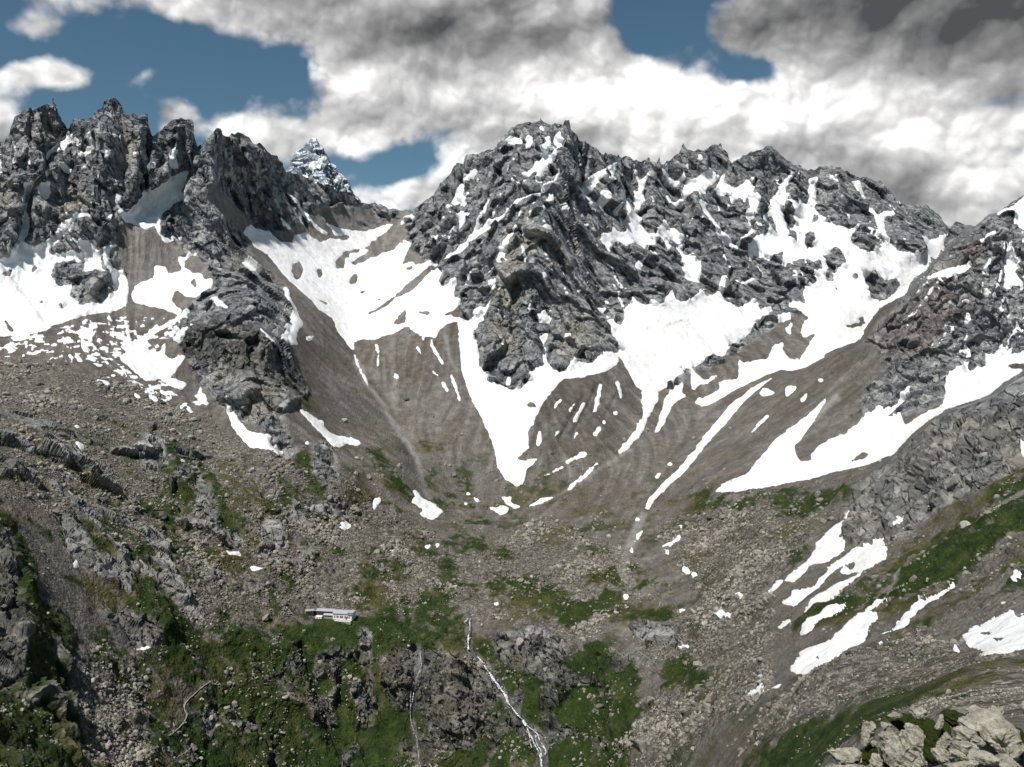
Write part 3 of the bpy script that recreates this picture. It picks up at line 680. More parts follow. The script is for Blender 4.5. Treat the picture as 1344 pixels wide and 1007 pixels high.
NOROCK = [[(150, 325), (165, 285), (205, 300), (245, 340), (205, 350), (200, 368), (172, 392), (165, 350)], [(258, 255), (285, 240), (340, 300), (320, 300), (350, 340), (385, 388), (412, 462), (392, 455), (380, 380), (345, 345), (300, 290)], [(395, 290), (430, 270), (470, 270), (500, 290), (440, 298)]]
rockM = blur(np.maximum(raster(ROCK) - raster(NOROCK), 0), 2.2)
GRASS = [([(350, 466), (385, 488), (406, 505), (414, 542), (400, 547), (372, 512)], 1), ([(470, 590), (500, 583), (526, 618), (537, 646), (515, 652), (490, 612)], 1), ([(385, 585), (410, 590), (440, 640), (435, 672), (410, 665), (385, 610)], .95), ([(330, 665), (360, 655), (390, 680), (380, 730), (350, 745), (333, 715)], .8),
 ([(200, 600), (228, 578), (262, 600), (302, 650), (312, 692), (270, 704), (228, 660)], .85), ([(30, 570), (90, 565), (110, 600), (60, 615)], .55), ([(90, 665), (140, 670), (200, 730), (215, 790), (215, 830), (150, 790), (110, 740)], .85), ([(-150, 640), (0, 640), (25, 690), (60, 780), (110, 850), (110, 1030), (-150, 1030)], .9),
 ([(0, 880), (60, 820), (120, 860), (110, 1030), (-50, 1030)], .7), ([(190, 770), (225, 770), (260, 830), (300, 870), (340, 900), (350, 1100), (190, 1100), (190, 920), (215, 850)], .8), ([(290, 830), (400, 812), (470, 812), (540, 800), (620, 805), (640, 830), (720, 870), (790, 840), (835, 860), (845, 920), (805, 1100), (300, 1100), (285, 900)], 1),
 ([(440, 765), (520, 770), (600, 800), (600, 830), (470, 815)], .7), ([(620, 735), (680, 755), (760, 790), (800, 770), (880, 800), (915, 808), (860, 822), (800, 812), (745, 830), (700, 800), (640, 790)], .95), ([(595, 695), (640, 700), (690, 725), (670, 745), (620, 735)], .8), ([(765, 735), (800, 730), (880, 765), (860, 785), (800, 770), (770, 770)], .75),
 ([(815, 740), (875, 760), (885, 785), (825, 775)], .8), ([(905, 650), (960, 648), (1050, 640), (1150, 622), (1145, 680), (1110, 660), (1050, 690), (1000, 670), (915, 680)], .8), ([(1704, 520), (1344, 640), (1250, 690), (1160, 745), (1060, 800), (1020, 850), (1130, 800), (1250, 770), (1344, 700), (1704, 640)], .95),
 ([(1150, 720), (1344, 600), (1704, 480), (1704, 720), (1344, 800), (1230, 810), (1120, 850), (1080, 820)], .62), ([(1020, 700), (1060, 690), (1060, 740), (1030, 755)], .6), ([(1130, 855), (1200, 820), (1260, 780), (1344, 720), (1344, 760), (1250, 830), (1160, 870), (1060, 900), (960, 950), (1000, 910)], .6), ([(1704, 800), (1344, 866), (1260, 885), (1170, 905), (1080, 935), (990, 985), (940, 1040), (1020, 1060), (1100, 985), (1190, 935), (1344, 890), (1704, 840)], .95),
 ([(865, 868), (910, 862), (945, 880), (925, 905), (900, 915), (862, 905)], 1), ([(905, 640), (940, 648), (930, 675), (908, 670)], 1), ([(545, 565), (575, 575), (600, 610), (580, 625), (555, 600)], .55), ([(430, 520), (480, 500), (530, 600), (500, 600), (460, 570)], .3), ([(655, 455), (665, 450), (668, 475), (650, 480)], .8), ([(660, 400), (690, 395), (690, 410), (660, 410)], .7),
 ([(240, 415), (330, 400), (360, 440), (400, 500), (330, 500), (260, 470)], .42), ([(1100, 420), (1240, 430), (1200, 520), (1120, 560), (1060, 540)], .25), ([(1330, 480), (1344, 470), (1704, 420), (1704, 600), (1344, 560)], .4), ([(690, 600), (770, 590), (800, 610), (740, 650), (690, 660)], .3), ([(740, 690), (800, 690), (800, 730), (740, 730)], .25)]
grassM = np.zeros((RH, RW), np.float32)
for P, v in GRASS:
    grassM = np.maximum(grassM, blur(raster([P]), 8) * v)
STONES = [([(-150, 470), (0, 465), (180, 500), (330, 590), (400, 660), (540, 680), (620, 740), (600, 800), (400, 800), (300, 830), (200, 760), (130, 690), (0, 640), (-150, 640)], .95), ([(110, 640), (200, 640), (330, 760), (300, 850), (240, 800), (180, 720)], 1), ([(110, 850), (190, 860), (195, 1030), (100, 1030)], 1),
 ([(600, 730), (720, 680), (830, 720), (840, 790), (700, 800), (610, 820)], .55), ([(860, 690), (1050, 650), (1080, 690), (1010, 770), (1010, 900), (930, 960), (860, 1030), (800, 1030), (840, 930), (900, 880), (830, 850), (850, 815), (930, 800)], 1), ([(1080, 870), (1200, 830), (1290, 862), (1344, 866), (1260, 880), (1150, 905), (1050, 950), (980, 985), (1010, 930)], 1),
 ([(1180, 925), (1344, 885), (1500, 860), (1500, 930), (1344, 940), (1240, 940)], .9), ([(680, 820), (745, 800), (800, 815), (760, 860), (700, 850)], .6), ([(300, 840), (380, 830), (390, 900), (330, 900)], .6), ([(-100, 900), (100, 890), (110, 1030), (-100, 1030)], .28), ([(300, 870), (840, 850), (830, 1030), (230, 1030)], .30), ([(1150, 640), (1344, 600), (1344, 830), (1100, 830)], .10),
 ([(900, 630), (1060, 640), (1140, 620), (1100, 690), (930, 690)], .3), ([(300, 560), (420, 600), (560, 690), (440, 700)], .5)]
stoneM = np.zeros((RH, RW), np.float32)
for P, v in STONES:
    stoneM = np.maximum(stoneM, blur(raster([P]), 6) * v)
LIGHT = blur(raster([stroke([(478, 498), (500, 530), (522, 562), (545, 600), (556, 640), (566, 655)], 7, 5), stroke([(830, 590), (790, 612), (745, 642), (700, 665)], 5, 3), stroke([(846, 672), (828, 715), (815, 745), (830, 770)], 10, 16), stroke([(1100, 520), (1060, 560), (1020, 600)], 7, 4), stroke([(1344, 640), (1250, 700), (1190, 740), (1120, 800)], 4, 3), stroke([(640, 480), (700, 380)], 1, 1),
                     stroke([(1135, 530), (1160, 490), (1180, 460)], 5, 3), stroke([(585, 440), (592, 470), (600, 490)], 5, 3), stroke([(465, 470), (490, 515)], 6, 6)]), 1.4)
TAN = blur(raster([ell(697, 315, 14, 24), ell(735, 335, 10, 20), ell(781, 337, 8, 12, 20), ell(668, 355, 14, 50, 5), ell(668, 390, 22, 14), ell(660, 440, 22, 30), ell(755, 440, 24, 34), ell(150, 340, 13, 14), ell(240, 330, 16, 10), ell(125, 385, 18, 12, -20), ell(1200, 590, 34, 44, 30), ell(1260, 580, 50, 26, -20), ell(1310, 570, 40, 26), ell(1340, 600, 40, 30),
                   ell(350, 360, 14, 14), ell(320, 350, 20, 14), ell(330, 480, 30, 30), ell(290, 490, 16, 20), ell(340, 530, 26, 30), ell(10, 255, 16, 20), ell(90, 260, 20, 30), ell(1130, 690, 30, 20), ell(60, 170, 22, 14), ell(170, 200, 16, 30), ell(600, 930, 30, 40), ell(520, 890, 20, 30), ell(890, 700, 20, 12)]), 5)
WET_SHADE_M = blur(0.5 * raster([[(1704, 380), (1344, 490), (1240, 538), (1180, 592), (1110, 655), (1105, 705), (1140, 722), (1250, 660), (1344, 610), (1704, 480)]]), 6) + blur(0.75 * raster([[(712, 520), (740, 500), (800, 490), (830, 500), (838, 540), (800, 590), (740, 600), (700, 610), (700, 570)]]), 6) + blur(raster([[(128, 800), (215, 808), (218, 845), (180, 856), (150, 845)], [(-150, 680), (18, 695), (42, 815), (38, 890), (0, 910), (-150, 920)], [(225, 430), (330, 420), (400, 490), (400, 520), (340, 500), (240, 470)], [(635, 830), (745, 840), (745, 910), (640, 900)]]), 4)  # darker outcrop, moraine and spur; left cliff faces carry painted shade
REDDISH = blur(raster([[(1225, 350), (1260, 315), (1300, 320), (1290, 350), (1250, 370), (1220, 385)], [(1130, 440), (1230, 370), (1300, 380), (1200, 470), (1100, 520)], ell(560, 340, 20, 6, -30), ell(1090, 560, 60, 40), ell(960, 600, 40, 60, 40), ell(840, 700, 20, 40)]), 7)
print('maps', round(time.time() - T0, 1))

# ------------------------------------------------------------------ the terrain surface
STEP = 1.34


def axis(a, b, lo, hi, step, cstep):
    inner = np.arange(lo, hi + step, step)
    left = np.arange(a, lo - step / 2, cstep) if a < lo else np.array([])
    right = np.arange(inner[-1] + cstep, b, cstep)
    return np.concatenate([left, inner, right])


colx = axis(X0 + 2, X1 - 2, -26, 1370, STEP, 5.0)
NC = len(colx)
inner = int((1022 - 200) / STEP)
NI, NO = inner, 60
skyy = np.interp(colx, SKY[:, 0], SKY[:, 1])
ti = (np.arange(NI) / NI)[:, None]
jr = np.random.default_rng(77)
_jx = np.arange(X0, X1 + 8)
_j1 = np.interp(colx, np.cumsum(jr.uniform(1.5, 5.5, 900)) + X0, jr.uniform(-1, 1, 900))
_j2 = np.interp(colx, np.cumsum(jr.uniform(5, 13, 400)) + X0, jr.uniform(-1, 1, 400))
_amp = np.interp(colx, [-360, 0, 255, 275, 330, 480, 520, 560, 640, 760, 1000, 1180, 1250, 1310, 1704], [3, 2.0, 2.4, 3.6, 4.2, 2.6, 1.2, 2.2, 1.8, 2.8, 2.6, 2.2, 2, 1.2, 2])
skyy = skyy + _amp * (0.75 * _j1 + 0.6 * _j2)
skys = np.convolve(np.pad(skyy, 90, mode='edge'), np.hanning(181) / np.hanning(181).sum(), 'valid')
PYi = skys[None] + ti * (1024.0 - skys[None])
_h = PYi - skys[None]
PYi = PYi + (skyy - skys)[None] * np.exp(-(_h / 75.0) ** 2)
PYo = 1024.0 + (np.arange(NO) / (NO - 1))[:, None] ** 1.3 * (1322.0 - 1024.0) + 0 * skyy[None]
PY = np.concatenate([PYi, PYo])
NR = len(PY)
PX = np.broadcast_to(colx[None], PY.shape)


def samp(M, px=None, py=None):
    x = np.clip((PX if px is None else px) - X0 - 0.5, 0, RW - 1.001)
    y = np.clip((PY if py is None else py) - Y0 - 0.5, 0, RH - 1.001)
    ix, iy = x.astype(np.int32), y.astype(np.int32)
    tx, ty = (x - ix).astype(np.float32), (y - iy).astype(np.float32)
    return (M[iy, ix] * (1 - tx) + M[iy, ix + 1] * tx) * (1 - ty) + (M[iy + 1, ix] * (1 - tx) + M[iy + 1, ix + 1] * tx) * ty


def world(px, py, d):
    return np.stack([d * (px - CX) / F, d, d * (HY - py) / F], -1)


gully = blur(snowM, 5) * 9.0
Dg = samp(DM) - samp(OFF) + samp(gully) * np.clip(samp(rockM) * 1.2, 0, 1)
P0 = world(PX, PY, Dg).astype(np.float32)                     # survey positions
flat = P0.reshape(-1, 3)
N = len(flat)


def grid_normals(P):
    du = np.gradient(P, axis=1)
    dv = np.gradient(P, axis=0)
    n = np.cross(du, dv)
    n /= np.linalg.norm(n, axis=-1, keepdims=True) + 1e-9
    n *= np.where((n * P).sum(-1) > 0, -1, 1)[..., None]       # face the viewer's side
    return n


Ps = np.stack([blur(P0[..., i], 5) for i in range(3)], -1)
NRM = grid_normals(Ps)
NRM[..., 2] += 0.15
NRM /= np.linalg.norm(NRM, axis=-1, keepdims=True)
_ray = -P0 / np.linalg.norm(P0, axis=-1, keepdims=True)
_k = np.clip((Dg - 350) / 500, 0, 1)[..., None] * 0.62                # far crags bulge outwards towards the valley
NRM = NRM * (1 - _k) + _ray * _k
NRM /= np.linalg.norm(NRM, axis=-1, keepdims=True)
D = Dg.ravel()
pxm = D / F                                                     # metres per photo pixel
w1 = fbm(flat, 60, 4)
w2 = fbm(flat[:, [1, 2, 0]] + 300, 60, 4)
w3 = fbm(flat + 900, 9, 3)
# ragged natural borders: look the maps up at slightly warped places
wx = (PX.ravel() + 5.0 * w1 + 2.2 * w3).reshape(PX.shape)
wy = (PY.ravel() + 5.0 * w2 + 2.2 * np.roll(w3, 7)).reshape(PX.shape)
rock = np.clip(samp(rockM, wx, wy) * (1 - 0.93 * np.clip(samp(blur(snowM, 7)) * 1.7 - 0.75, 0, 1)), 0, 1)
TZ = samp(blur(raster([[(285, 880), (395, 845), (500, 850), (640, 835), (760, 840), (840, 860), (850, 1100), (180, 1100), (230, 960)]]), 9))
tv = ridged(flat * np.array([1.0, 0.6, 0.38], np.float32) + 2200, 34, 4).reshape(PX.shape)
rock = np.maximum(rock, TZ * np.clip((tv - 0.50) * 6, 0, 1) * 0.95)
LZ = samp(blur(raster([[(-120, 560), (60, 545), (200, 555), (330, 615), (400, 590), (470, 650), (430, 720), (340, 765), (240, 830), (130, 800), (0, 690), (-120, 650)], [(60, 860), (110, 850), (100, 1020), (0, 1020), (0, 930)]]), 14))
_lq = np.stack([(flat[:, 0] + flat[:, 2] * 1.15), flat[:, 1] * 0.8, (flat[:, 0] - flat[:, 2]) * 0.30], 1)
lv = ridged(_lq + 4100, 46, 4).reshape(PX.shape)
crag = LZ * np.clip((lv - 0.47) * 6, 0, 1) * (samp(blur(snowM, 3)) < 0.1)
rock = np.maximum(rock, crag * 0.9)
grass = samp(grassM, PX + (wx - PX) * 2, PY + (wy - PY) * 2)
grass = np.maximum(grass, LZ * np.clip((lv - 0.30) * 5, 0, 1) * np.clip(1 - crag, 0.15, 1) * 0.85)
stone = samp(stoneM, wx, wy) * (1 - 0.9 * crag)
rk0 = rock.ravel()
sx = (PX.ravel() + 1.8 * w1 + 1.7 * w3).reshape(PX.shape)
sy = (PY.ravel() + 1.8 * w2 + 1.7 * np.roll(w3, 5)).reshape(PX.shape)
w4 = fbm(flat * np.array([1, 1, 1.4], np.float32) + 1300, 5.0, 4, 0.65)
w6 = fbm(flat + 1700, 2.6, 3, 0.7)
stk0 = np.clip(samp(STK).ravel(), -2.2, 2.2)
w7 = fbm(flat + 1900, 0.9, 2, 0.6) * np.clip(1.1 - pxm * 1.3, 0.0, 1)
w5 = fbm(flat + 1500, 1.9, 3, 0.6) * np.clip(1.2 - pxm, 0.0, 1)
snow = np.clip((samp(blur(snowM, 1.1), sx, sy).ravel() - 0.42 + 0.18 * w4 * np.clip(0.35 + rk0, 0, 1) + 0.22 * w4 + 0.36 * w6 + 0.45 * w5 + 1.0 * w7 + 0.13 * stk0) * 1.9 + 0.5, 0, 1)
snow *= samp(blur(snowM, 3.0)).ravel() > 0.03
patch = samp(patchM).ravel()
pn = fbm(flat * np.array([0.8, 0.8, 1.4], np.float32) + 50, 9.0, 5, 0.7)
snow = np.maximum(snow, np.clip((patch - 0.36 + 0.55 * pn + 0.13 * stk0 * (0.4 + rk0)) * 5, 0, 1) * (patch > 0.02))
dirt = np.clip(fbm(flat + 70, 5, 4, 0.65) * 4.4 - 1.55 + 0.7 * rk0, 0, 1)          # stones melting out of the snow
snow = snow * (1 - dirt * np.clip(1.15 - samp(blur(snowM, 8)).ravel() * 1.05, 0.03, 1))

# the rock and ground relief
rk = rock.ravel()
near_sky = np.clip((PY - skyy[None]) / 20.0, 0, 1).ravel() * 0.62 + 0.38
idx = np.where(rk > 0.03)[0]
Pr = flat[idx]
c, s = math.cos(0.6), math.sin(0.6)
Q = np.stack([Pr[:, 0] * c + Pr[:, 2] * s, Pr[:, 1], -Pr[:, 0] * s + Pr[:, 2] * c], 1)     # beds dip to one side
Q = Q + 5 * np.stack([w1[idx], w2[idx], w3[idx]], 1)
sc = np.clip(pxm[idx] / 1.05, 0.30, 1.4).astype(np.float32)      # nearer crags show finer joints
Qs = Q
du_ = np.linalg.norm(np.gradient(Ps, axis=1), axis=-1)
dv_ = np.linalg.norm(np.gradient(Ps, axis=0), axis=-1)
spc = blur(np.maximum(du_, dv_).astype(np.float32), 2).ravel()[idx]


def carry(wl):
    return np.clip(wl / (spc * 2.2) - 0.6, 0, 1)


rel = 12.0 * (ridged(Qs * np.array([1.0, 1.0, 0.55], np.float32), 74, 5) - 0.45) * (0.25 + 0.75 * carry(14))
rel += 1.6 * (ridged(Qs * np.array([1.0, 1.0, 0.5], np.float32) + 40, 15, 4) - 0.4) * carry(7)
near = np.clip((1.0 - sc) / 0.6, 0, 1)
fac = facets(Q * np.array([1.0, 0.8, 0.42], np.float32) + 70, 52, 1.0) * 0.36 * (1 - 0.9 * near) + facets(Q * np.array([1.0, 1.0, 0.45], np.float32), 19, 1.0) * 0.50 * (1 - 0.45 * near) * carry(12) + facets(Q * np.array([1.0, 1.0, 0.55], np.float32) + 11, 6.0, 1.0) * 0.52 * carry(5)
nz = np.where(near > 0.02)[0]
_b = Q[:, 2] + 3.5 * w1[idx] + 1.2 * w3[idx]
_s1, _s2 = _b / 17.0 % 1.0, _b / 6.3 % 1.0
beds = 3.2 * (np.where(_s1 < 0.8, _s1 / 0.8, (1 - _s1) / 0.2) - 0.5) * carry(6) + 1.3 * (np.where(_s2 < 0.75, _s2 / 0.75, (1 - _s2) / 0.25) - 0.5) * carry(3.5)
beds *= np.clip(0.55 + 1.2 * w2[idx], 0.1, 1.2)
fac2 = beds * (1 - 0.35 * near)
fac2[nz] += facets(Q[nz] * np.array([1.0, 1.0, 0.6], np.float32) + 31, 2.4, 0.9) * 0.75 * carry(2.4)[nz] * near[nz]
rel = rel * (1 - 0.45 * near) + fac * (1 - 0.25 * near) + fac2
disp = np.zeros(N, np.float32)
disp[idx] = rel * np.minimum(rk[idx], 1) * near_sky[idx]
disp += 5.0 * crag.ravel()
ground = 2.2 * fbm(flat, 38, 4) + 0.9 * fbm(flat + 20, 7, 3)
st_ = np.clip(stone.ravel(), 0, 1)
bumpy = fbm(flat + 200, 11, 4, 0.6) * 3.4 + ridged(flat + 100, 46, 4) * 5.0 - 1.6 + fbm(flat + 140, 90, 2) * 5.0
gr_ = np.clip(grass.ravel(), 0, 1)
rough_low = np.clip((PY.ravel() - 520) / 160, 0, 1) * np.clip(st_ + gr_, 0, 1)
nearf = np.clip(D / 260, 0.12, 1)
disp += (1 - rk) * nearf * (ground * 0.55 + bumpy * rough_low)
# gullied scree: fine runnels down the fall line
scree = np.clip(1 - rk - gr_ * 0.8 - st_, 0, 1)
run = fbm(flat * np.array([1.0, 0.25, 0.12], np.float32) + 600, 6, 3)
stk = samp(blur(STK, 0.8)).ravel()
gul = samp(blur(GUL, 1.2)).ravel()
disp += scree * (0.5 * run + 0.5 * stk * pxm + 0.45 * gul * pxm) * (1 - 0.7 * np.clip(st_, 0, 1))
disp += rk * near_sky * pxm * (2.6 * gul + 0.55 * stk) * np.clip(D / 700, 0.2, 1)
gl = np.maximum(np.abs(np.gradient(LOGD, axis=0)), np.abs(np.gradient(LOGD, axis=1)))
edge = np.clip(1.25 - samp(blur(np.clip(gl / 0.03, 0, 1.6), 2.0)) * 1.6, 0.12, 1).ravel()
CH = blur(raster([stroke([(617, 806), (616, 836), (614, 858), (628, 864), (640, 878), (656, 903), (668, 924), (682, 942), (692, 955)], 9, 12), stroke([(692, 955), (705, 968), (713, 985), (711, 1015)], 22, 16), stroke([(552, 852), (551, 880), (541, 900), (539, 938), (549, 980), (552, 1015)], 7, 7),
                  stroke([(278, 893), (250, 916), (243, 934), (220, 968)], 7, 7), stroke([(254, 978), (228, 999)], 7, 7), stroke([(828, 848), (864, 873)], 7, 7)]), 2.5)
disp *= edge * (1 - 0.88 * samp(CH).ravel())
P1 = flat + NRM.reshape(-1, 3) * disp[:, None]

# a level terrace for the hut
HUT = world(437.0, 812.0, 578.0)
hd = np.hypot((P1[:, 0] - HUT[0]) / 1.9, P1[:, 1] - HUT[1] - 3)
hb = np.clip(1.6 - hd / 11.0, 0, 1)
hb = hb * hb * (3 - 2 * hb)
P1[:, 2] = P1[:, 2] * (1 - hb) + hb * (HUT[2] - 0.2)
G1 = P1.reshape(NR, NC, 3)
print('relief', round(time.time() - T0, 1))

# per-vertex colour weights for the shader
slope_n = grid_normals(np.stack([blur(G1[..., i], 1.2) for i in range(3)], -1))
up = slope_n[..., 2].ravel()
gn = fbm(flat + 400, 26, 5, 0.62)
gfine = fbm(flat + 450, 5, 3, 0.6)
grassW = np.clip((gr_ * 1.1 - 0.55 + 0.8 * gn + 0.6 * gfine + 0.10 * np.clip(samp(GUL).ravel(), -2, 2)) * 1.7 + 0.35, 0, 1) * np.clip(gr_ * 6, 0, 1)
grassW *= np.clip(1.15 - 0.95 * rk * np.clip(1.25 - up * 1.3, 0, 1), 0, 1) * (1 - 0.55 * rk)
low = np.clip((PY.ravel() - 500) / 160, 0, 1)
grassW = np.maximum(grassW, low * np.clip((gn * 1.7 + 0.7 * gfine + 0.24) * 1.6, 0, 1) * 0.85 * (1 - rk * 0.7) * np.clip(0.7 + (1000 - PX.ravel()) / 300, 0.7, 1) * (0.7 + 0.3 * np.clip((PX.ravel() < 640) + gr_ * 2, 0, 1)))
grassW *= 1 - 0.95 * samp(LIGHT).ravel()
grassW *= 1 - 0.9 * samp(CH).ravel()
lightW = np.clip(np.maximum(samp(LIGHT, wx, wy).ravel(), 0.38 * np.clip((440 - PY.ravel()) / 60, 0, 1) * (PX.ravel() < 560)), 0, 1)
tanW = np.clip(np.maximum(samp(TAN, PX + (wx - PX) * 2, PY + (wy - PY) * 2).ravel(), 0.55 * low), 0, 1)
redW = np.clip(samp(REDDISH).ravel() * (0.7 + 0.8 * w1), 0, 1)
rockW = np.clip(np.maximum(rk * 1.15, samp(CH).ravel() * (PX.ravel() > 500)), 0, 1)
WET_SHADE = np.clip(np.maximum(np.maximum(TZ, samp(WET_SHADE_M)), samp(CH)) * (0.75 + 0.6 * w1.reshape(PX.shape)), 0, 1).astype(np.float32)  # wet rock and gully, with cloud shade of the lower slopes painted in
STREAK = np.clip((stk * 0.75 + gul * 0.22 + 1.3 * w4) * np.clip(D / 450 - 0.25, 0, 1), -2.5, 2.5).astype(np.float32)
STONY = np.clip(st_ * 1.1 + low * 0.25, 0, 1).astype(np.float32)
COL = np.stack([rockW, grassW, lightW, tanW], 1).astype(np.float32)


def make_mesh(name, V, Fq, attrs=None, smooth=False):
    me = bpy.data.meshes.new(name)
    V = np.ascontiguousarray(V, np.float32)
    k = Fq.shape[1]
    me.vertices.add(len(V))
    me.vertices.foreach_set('co', V.ravel())
    me.loops.add(Fq.size)
    me.loops.foreach_set('vertex_index', np.ascontiguousarray(Fq, np.int32).ravel())
    me.polygons.add(len(Fq))
    me.polygons.foreach_set('loop_start', np.arange(0, Fq.size, k, dtype=np.int32))
    me.polygons.foreach_set('loop_total', np.full(len(Fq), k, np.int32))
    me.polygons.foreach_set('use_smooth', np.full(len(Fq), smooth, bool))
    for an, A in (attrs or {}).items():
        if A.ndim == 2:
            at = me.color_attributes.new(an, 'FLOAT_COLOR', 'POINT')
            at.data.foreach_set('color', np.ascontiguousarray(A, np.float32).ravel())
        else:
            at = me.attributes.new(an, 'FLOAT', 'POINT')
            at.data.foreach_set('value', np.ascontiguousarray(A, np.float32))
    me.update(calc_edges=True)
    return me


def link(name, me, mat=None, parent=None, loc=None):
    o = bpy.data.objects.new(name, me)
    C.objects.link(o)
    if mat is not None and me is not None and not me.materials:
        me.materials.append(mat)
    if parent is not None:
        o.parent = parent
    if loc is not None:
        o.location = loc
    return o


def tag(o, label=None, cat=None, group=None, kind=None):
    for k, v in (('label', label), ('category', cat), ('group', group), ('kind', kind)):
        if v:
            o[k] = v
    return o


def new_mat(name):
    m = bpy.data.materials.new(name)
    m.use_nodes = True
    m.node_tree.nodes.clear()
    g = NT(m.node_tree)
    out = g.n('ShaderNodeOutputMaterial')
    bs = g.n('ShaderNodeBsdfPrincipled')
    g.t.links.new(bs.outputs[0], out.inputs[0])
    bs.inputs['Specular IOR Level'].default_value = 0.15
    bs.inputs['Roughness'].default_value = 0.95
    return m, g, bs


def plain(name, col, rough=0.8, metal=0.0, spec=0.3, nscale=0.0, var=0.15):
    m, g, bs = new_mat(name)
    if nscale:
        tc = g.n('ShaderNodeTexCoord')
        n = g.noise(tc.outputs['Object'], nscale, 5, 0.6)
        g.put(bs.inputs['Base Color'], g.mix(n, tuple(c * (1 - var) for c in col), tuple(min(1, c * (1 + var)) for c in col)))
    else:
        bs.inputs['Base Color'].default_value = (*col, 1)
    bs.inputs['Roughness'].default_value = rough
    bs.inputs['Metallic'].default_value = metal
    bs.inputs['Specular IOR Level'].default_value = spec
    return m


def terrain_material():
    m, g, bs = new_mat('mountain_ground')
    geo = g.n('ShaderNodeNewGeometry')
    pos = geo.outputs['Position']
    at = g.n('ShaderNodeVertexColor', layer_name='cover')
    sp = g.n('ShaderNodeSeparateColor')
    g.put(sp.inputs[0], at.outputs[0])
    rockw, grassw, lightw = sp.outputs
    tanw = at.outputs[1]
    ra = g.n('ShaderNodeAttribute', attribute_name='reddish')
    redw = ra.outputs['Fac']
    big = g.noise(pos, 0.018, 4, 0.6)
    mid = g.noise(pos, 0.11, 4, 0.62)
    fine = g.noise(pos, 0.65, 3, 0.65)
    grit = g.noise(pos, 2.3, 2, 0.6)
    bed = g.noise(g.vm('MULTIPLY', pos, (0.5, 0.5, 1.6)), 0.06, 4, 0.65, 1.0)
    wn = g.n('ShaderNodeTexNoise')
    g.put(wn.inputs['Vector'], pos)
    wn.inputs['Scale'].default_value = 0.12
    wn.inputs['Detail'].default_value = 3
    wpos = g.vm('ADD', pos, g.vm('SCALE', g.vm('SUBTRACT', wn.outputs['Color'], (0.5, 0.5, 0.5)), s=7.0))
    rot = g.n('ShaderNodeVectorRotate', rotation_type='Y_AXIS')
    g.put(rot.inputs['Vector'], wpos)
    rot.inputs['Angle'].default_value = 0.6
    jp = g.vm('MULTIPLY', rot.outputs[0], (1.0, 1.0, 0.45))
    cell = g.voro(jp, 0.10, 'F1', 1)
    cell2 = g.voro(jp, 0.27, 'F1', 1)
    e1 = g.voro(jp, 0.10, 'DISTANCE_TO_EDGE', 0)
    cs2 = g.n('ShaderNodeSeparateColor')
    g.put(cs2.inputs[0], cell2)
    cs = g.n('ShaderNodeSeparateColor')
    g.put(cs.inputs[0], cell)
    rv = g.m('ADD', g.m('MULTIPLY', bed, 0.45), g.m('ADD', g.m('MULTIPLY', mid, 0.35), g.m('MULTIPLY', fine, 0.2)))
    rv = g.m('ADD', rv, g.m('ADD', g.m('MULTIPLY', g.m('SUBTRACT', cs.outputs[0], 0.5), 0.16), g.m('MULTIPLY', g.m('SUBTRACT', cs2.outputs[0], 0.5), 0.13)))
    rockc = g.ramp(rv, [(0.30, (0.038, 0.041, 0.047)), (0.42, (0.102, 0.107, 0.116)), (0.53, (0.200, 0.206, 0.214)), (0.68, (0.40, 0.40, 0.39))])
    tanc = g.ramp(rv, [(0.30, (0.095, 0.092, 0.082)), (0.46, (0.22, 0.21, 0.185)), (0.68, (0.40, 0.38, 0.335))])
    rockc = g.mix(g.m('MULTIPLY', tanw, 0.8), rockc, tanc)
    wa = g.n('ShaderNodeAttribute', attribute_name='wet_shade')  # dark mix: wet rock plus cloud and cliff shade put into the colour
    rockc = g.mix(g.m('MULTIPLY', wa.outputs['Fac'], 0.85), rockc, g.ramp(rv, [(0.3, (0.018, 0.018, 0.018)), (0.46, (0.055, 0.054, 0.05)), (0.6, (0.12, 0.115, 0.105)), (0.75, (0.24, 0.23, 0.21))]))
    redc = g.ramp(rv, [(0.3, (0.06, 0.047, 0.042)), (0.7, (0.21, 0.165, 0.145))])
    rockc = g.mix(g.m('MULTIPLY', redw, 0.65), rockc, redc)
    ka = g.n('ShaderNodeAttribute', attribute_name='streak')
    sv = g.m('ADD', g.m('MULTIPLY_ADD', ka.outputs['Fac'], 0.055, g.m('MULTIPLY', mid, 0.35)), g.m('ADD', g.m('MULTIPLY', fine, 0.35), g.m('MULTIPLY', grit, 0.3)))
    screec = g.ramp(sv, [(0.32, (0.060, 0.056, 0.052)), (0.5, (0.130, 0.121, 0.111)), (0.68, (0.27, 0.252, 0.23))])
    s2 = g.ramp(sv, [(0.32, (0.052, 0.044, 0.035)), (0.5, (0.106, 0.090, 0.073)), (0.68, (0.21, 0.182, 0.152))])
    screec = g.mix(g.ss(big, 0.42, 0.66, 0, 0.8), screec, s2)
    screec = g.mix(g.m('MULTIPLY', lightw, 0.75), screec, g.ramp(sv, [(0.3, (0.15, 0.145, 0.14)), (0.7, (0.40, 0.39, 0.375))]))
    gv = g.m('ADD', g.m('MULTIPLY', mid, 0.5), g.m('ADD', g.m('MULTIPLY', fine, 0.35), g.m('MULTIPLY', grit, 0.15)))
    grassc = g.ramp(gv, [(0.31, (0.006, 0.014, 0.003)), (0.47, (0.018, 0.034, 0.007)), (0.59, (0.042, 0.059, 0.014)), (0.74, (0.105, 0.108, 0.038))])  # green darkened evenly, standing in for cloud shade on the lower slopes
    grasso = g.ramp(gv, [(0.30, (0.024, 0.025, 0.009)), (0.48, (0.064, 0.060, 0.022)), (0.7, (0.15, 0.128, 0.06))])
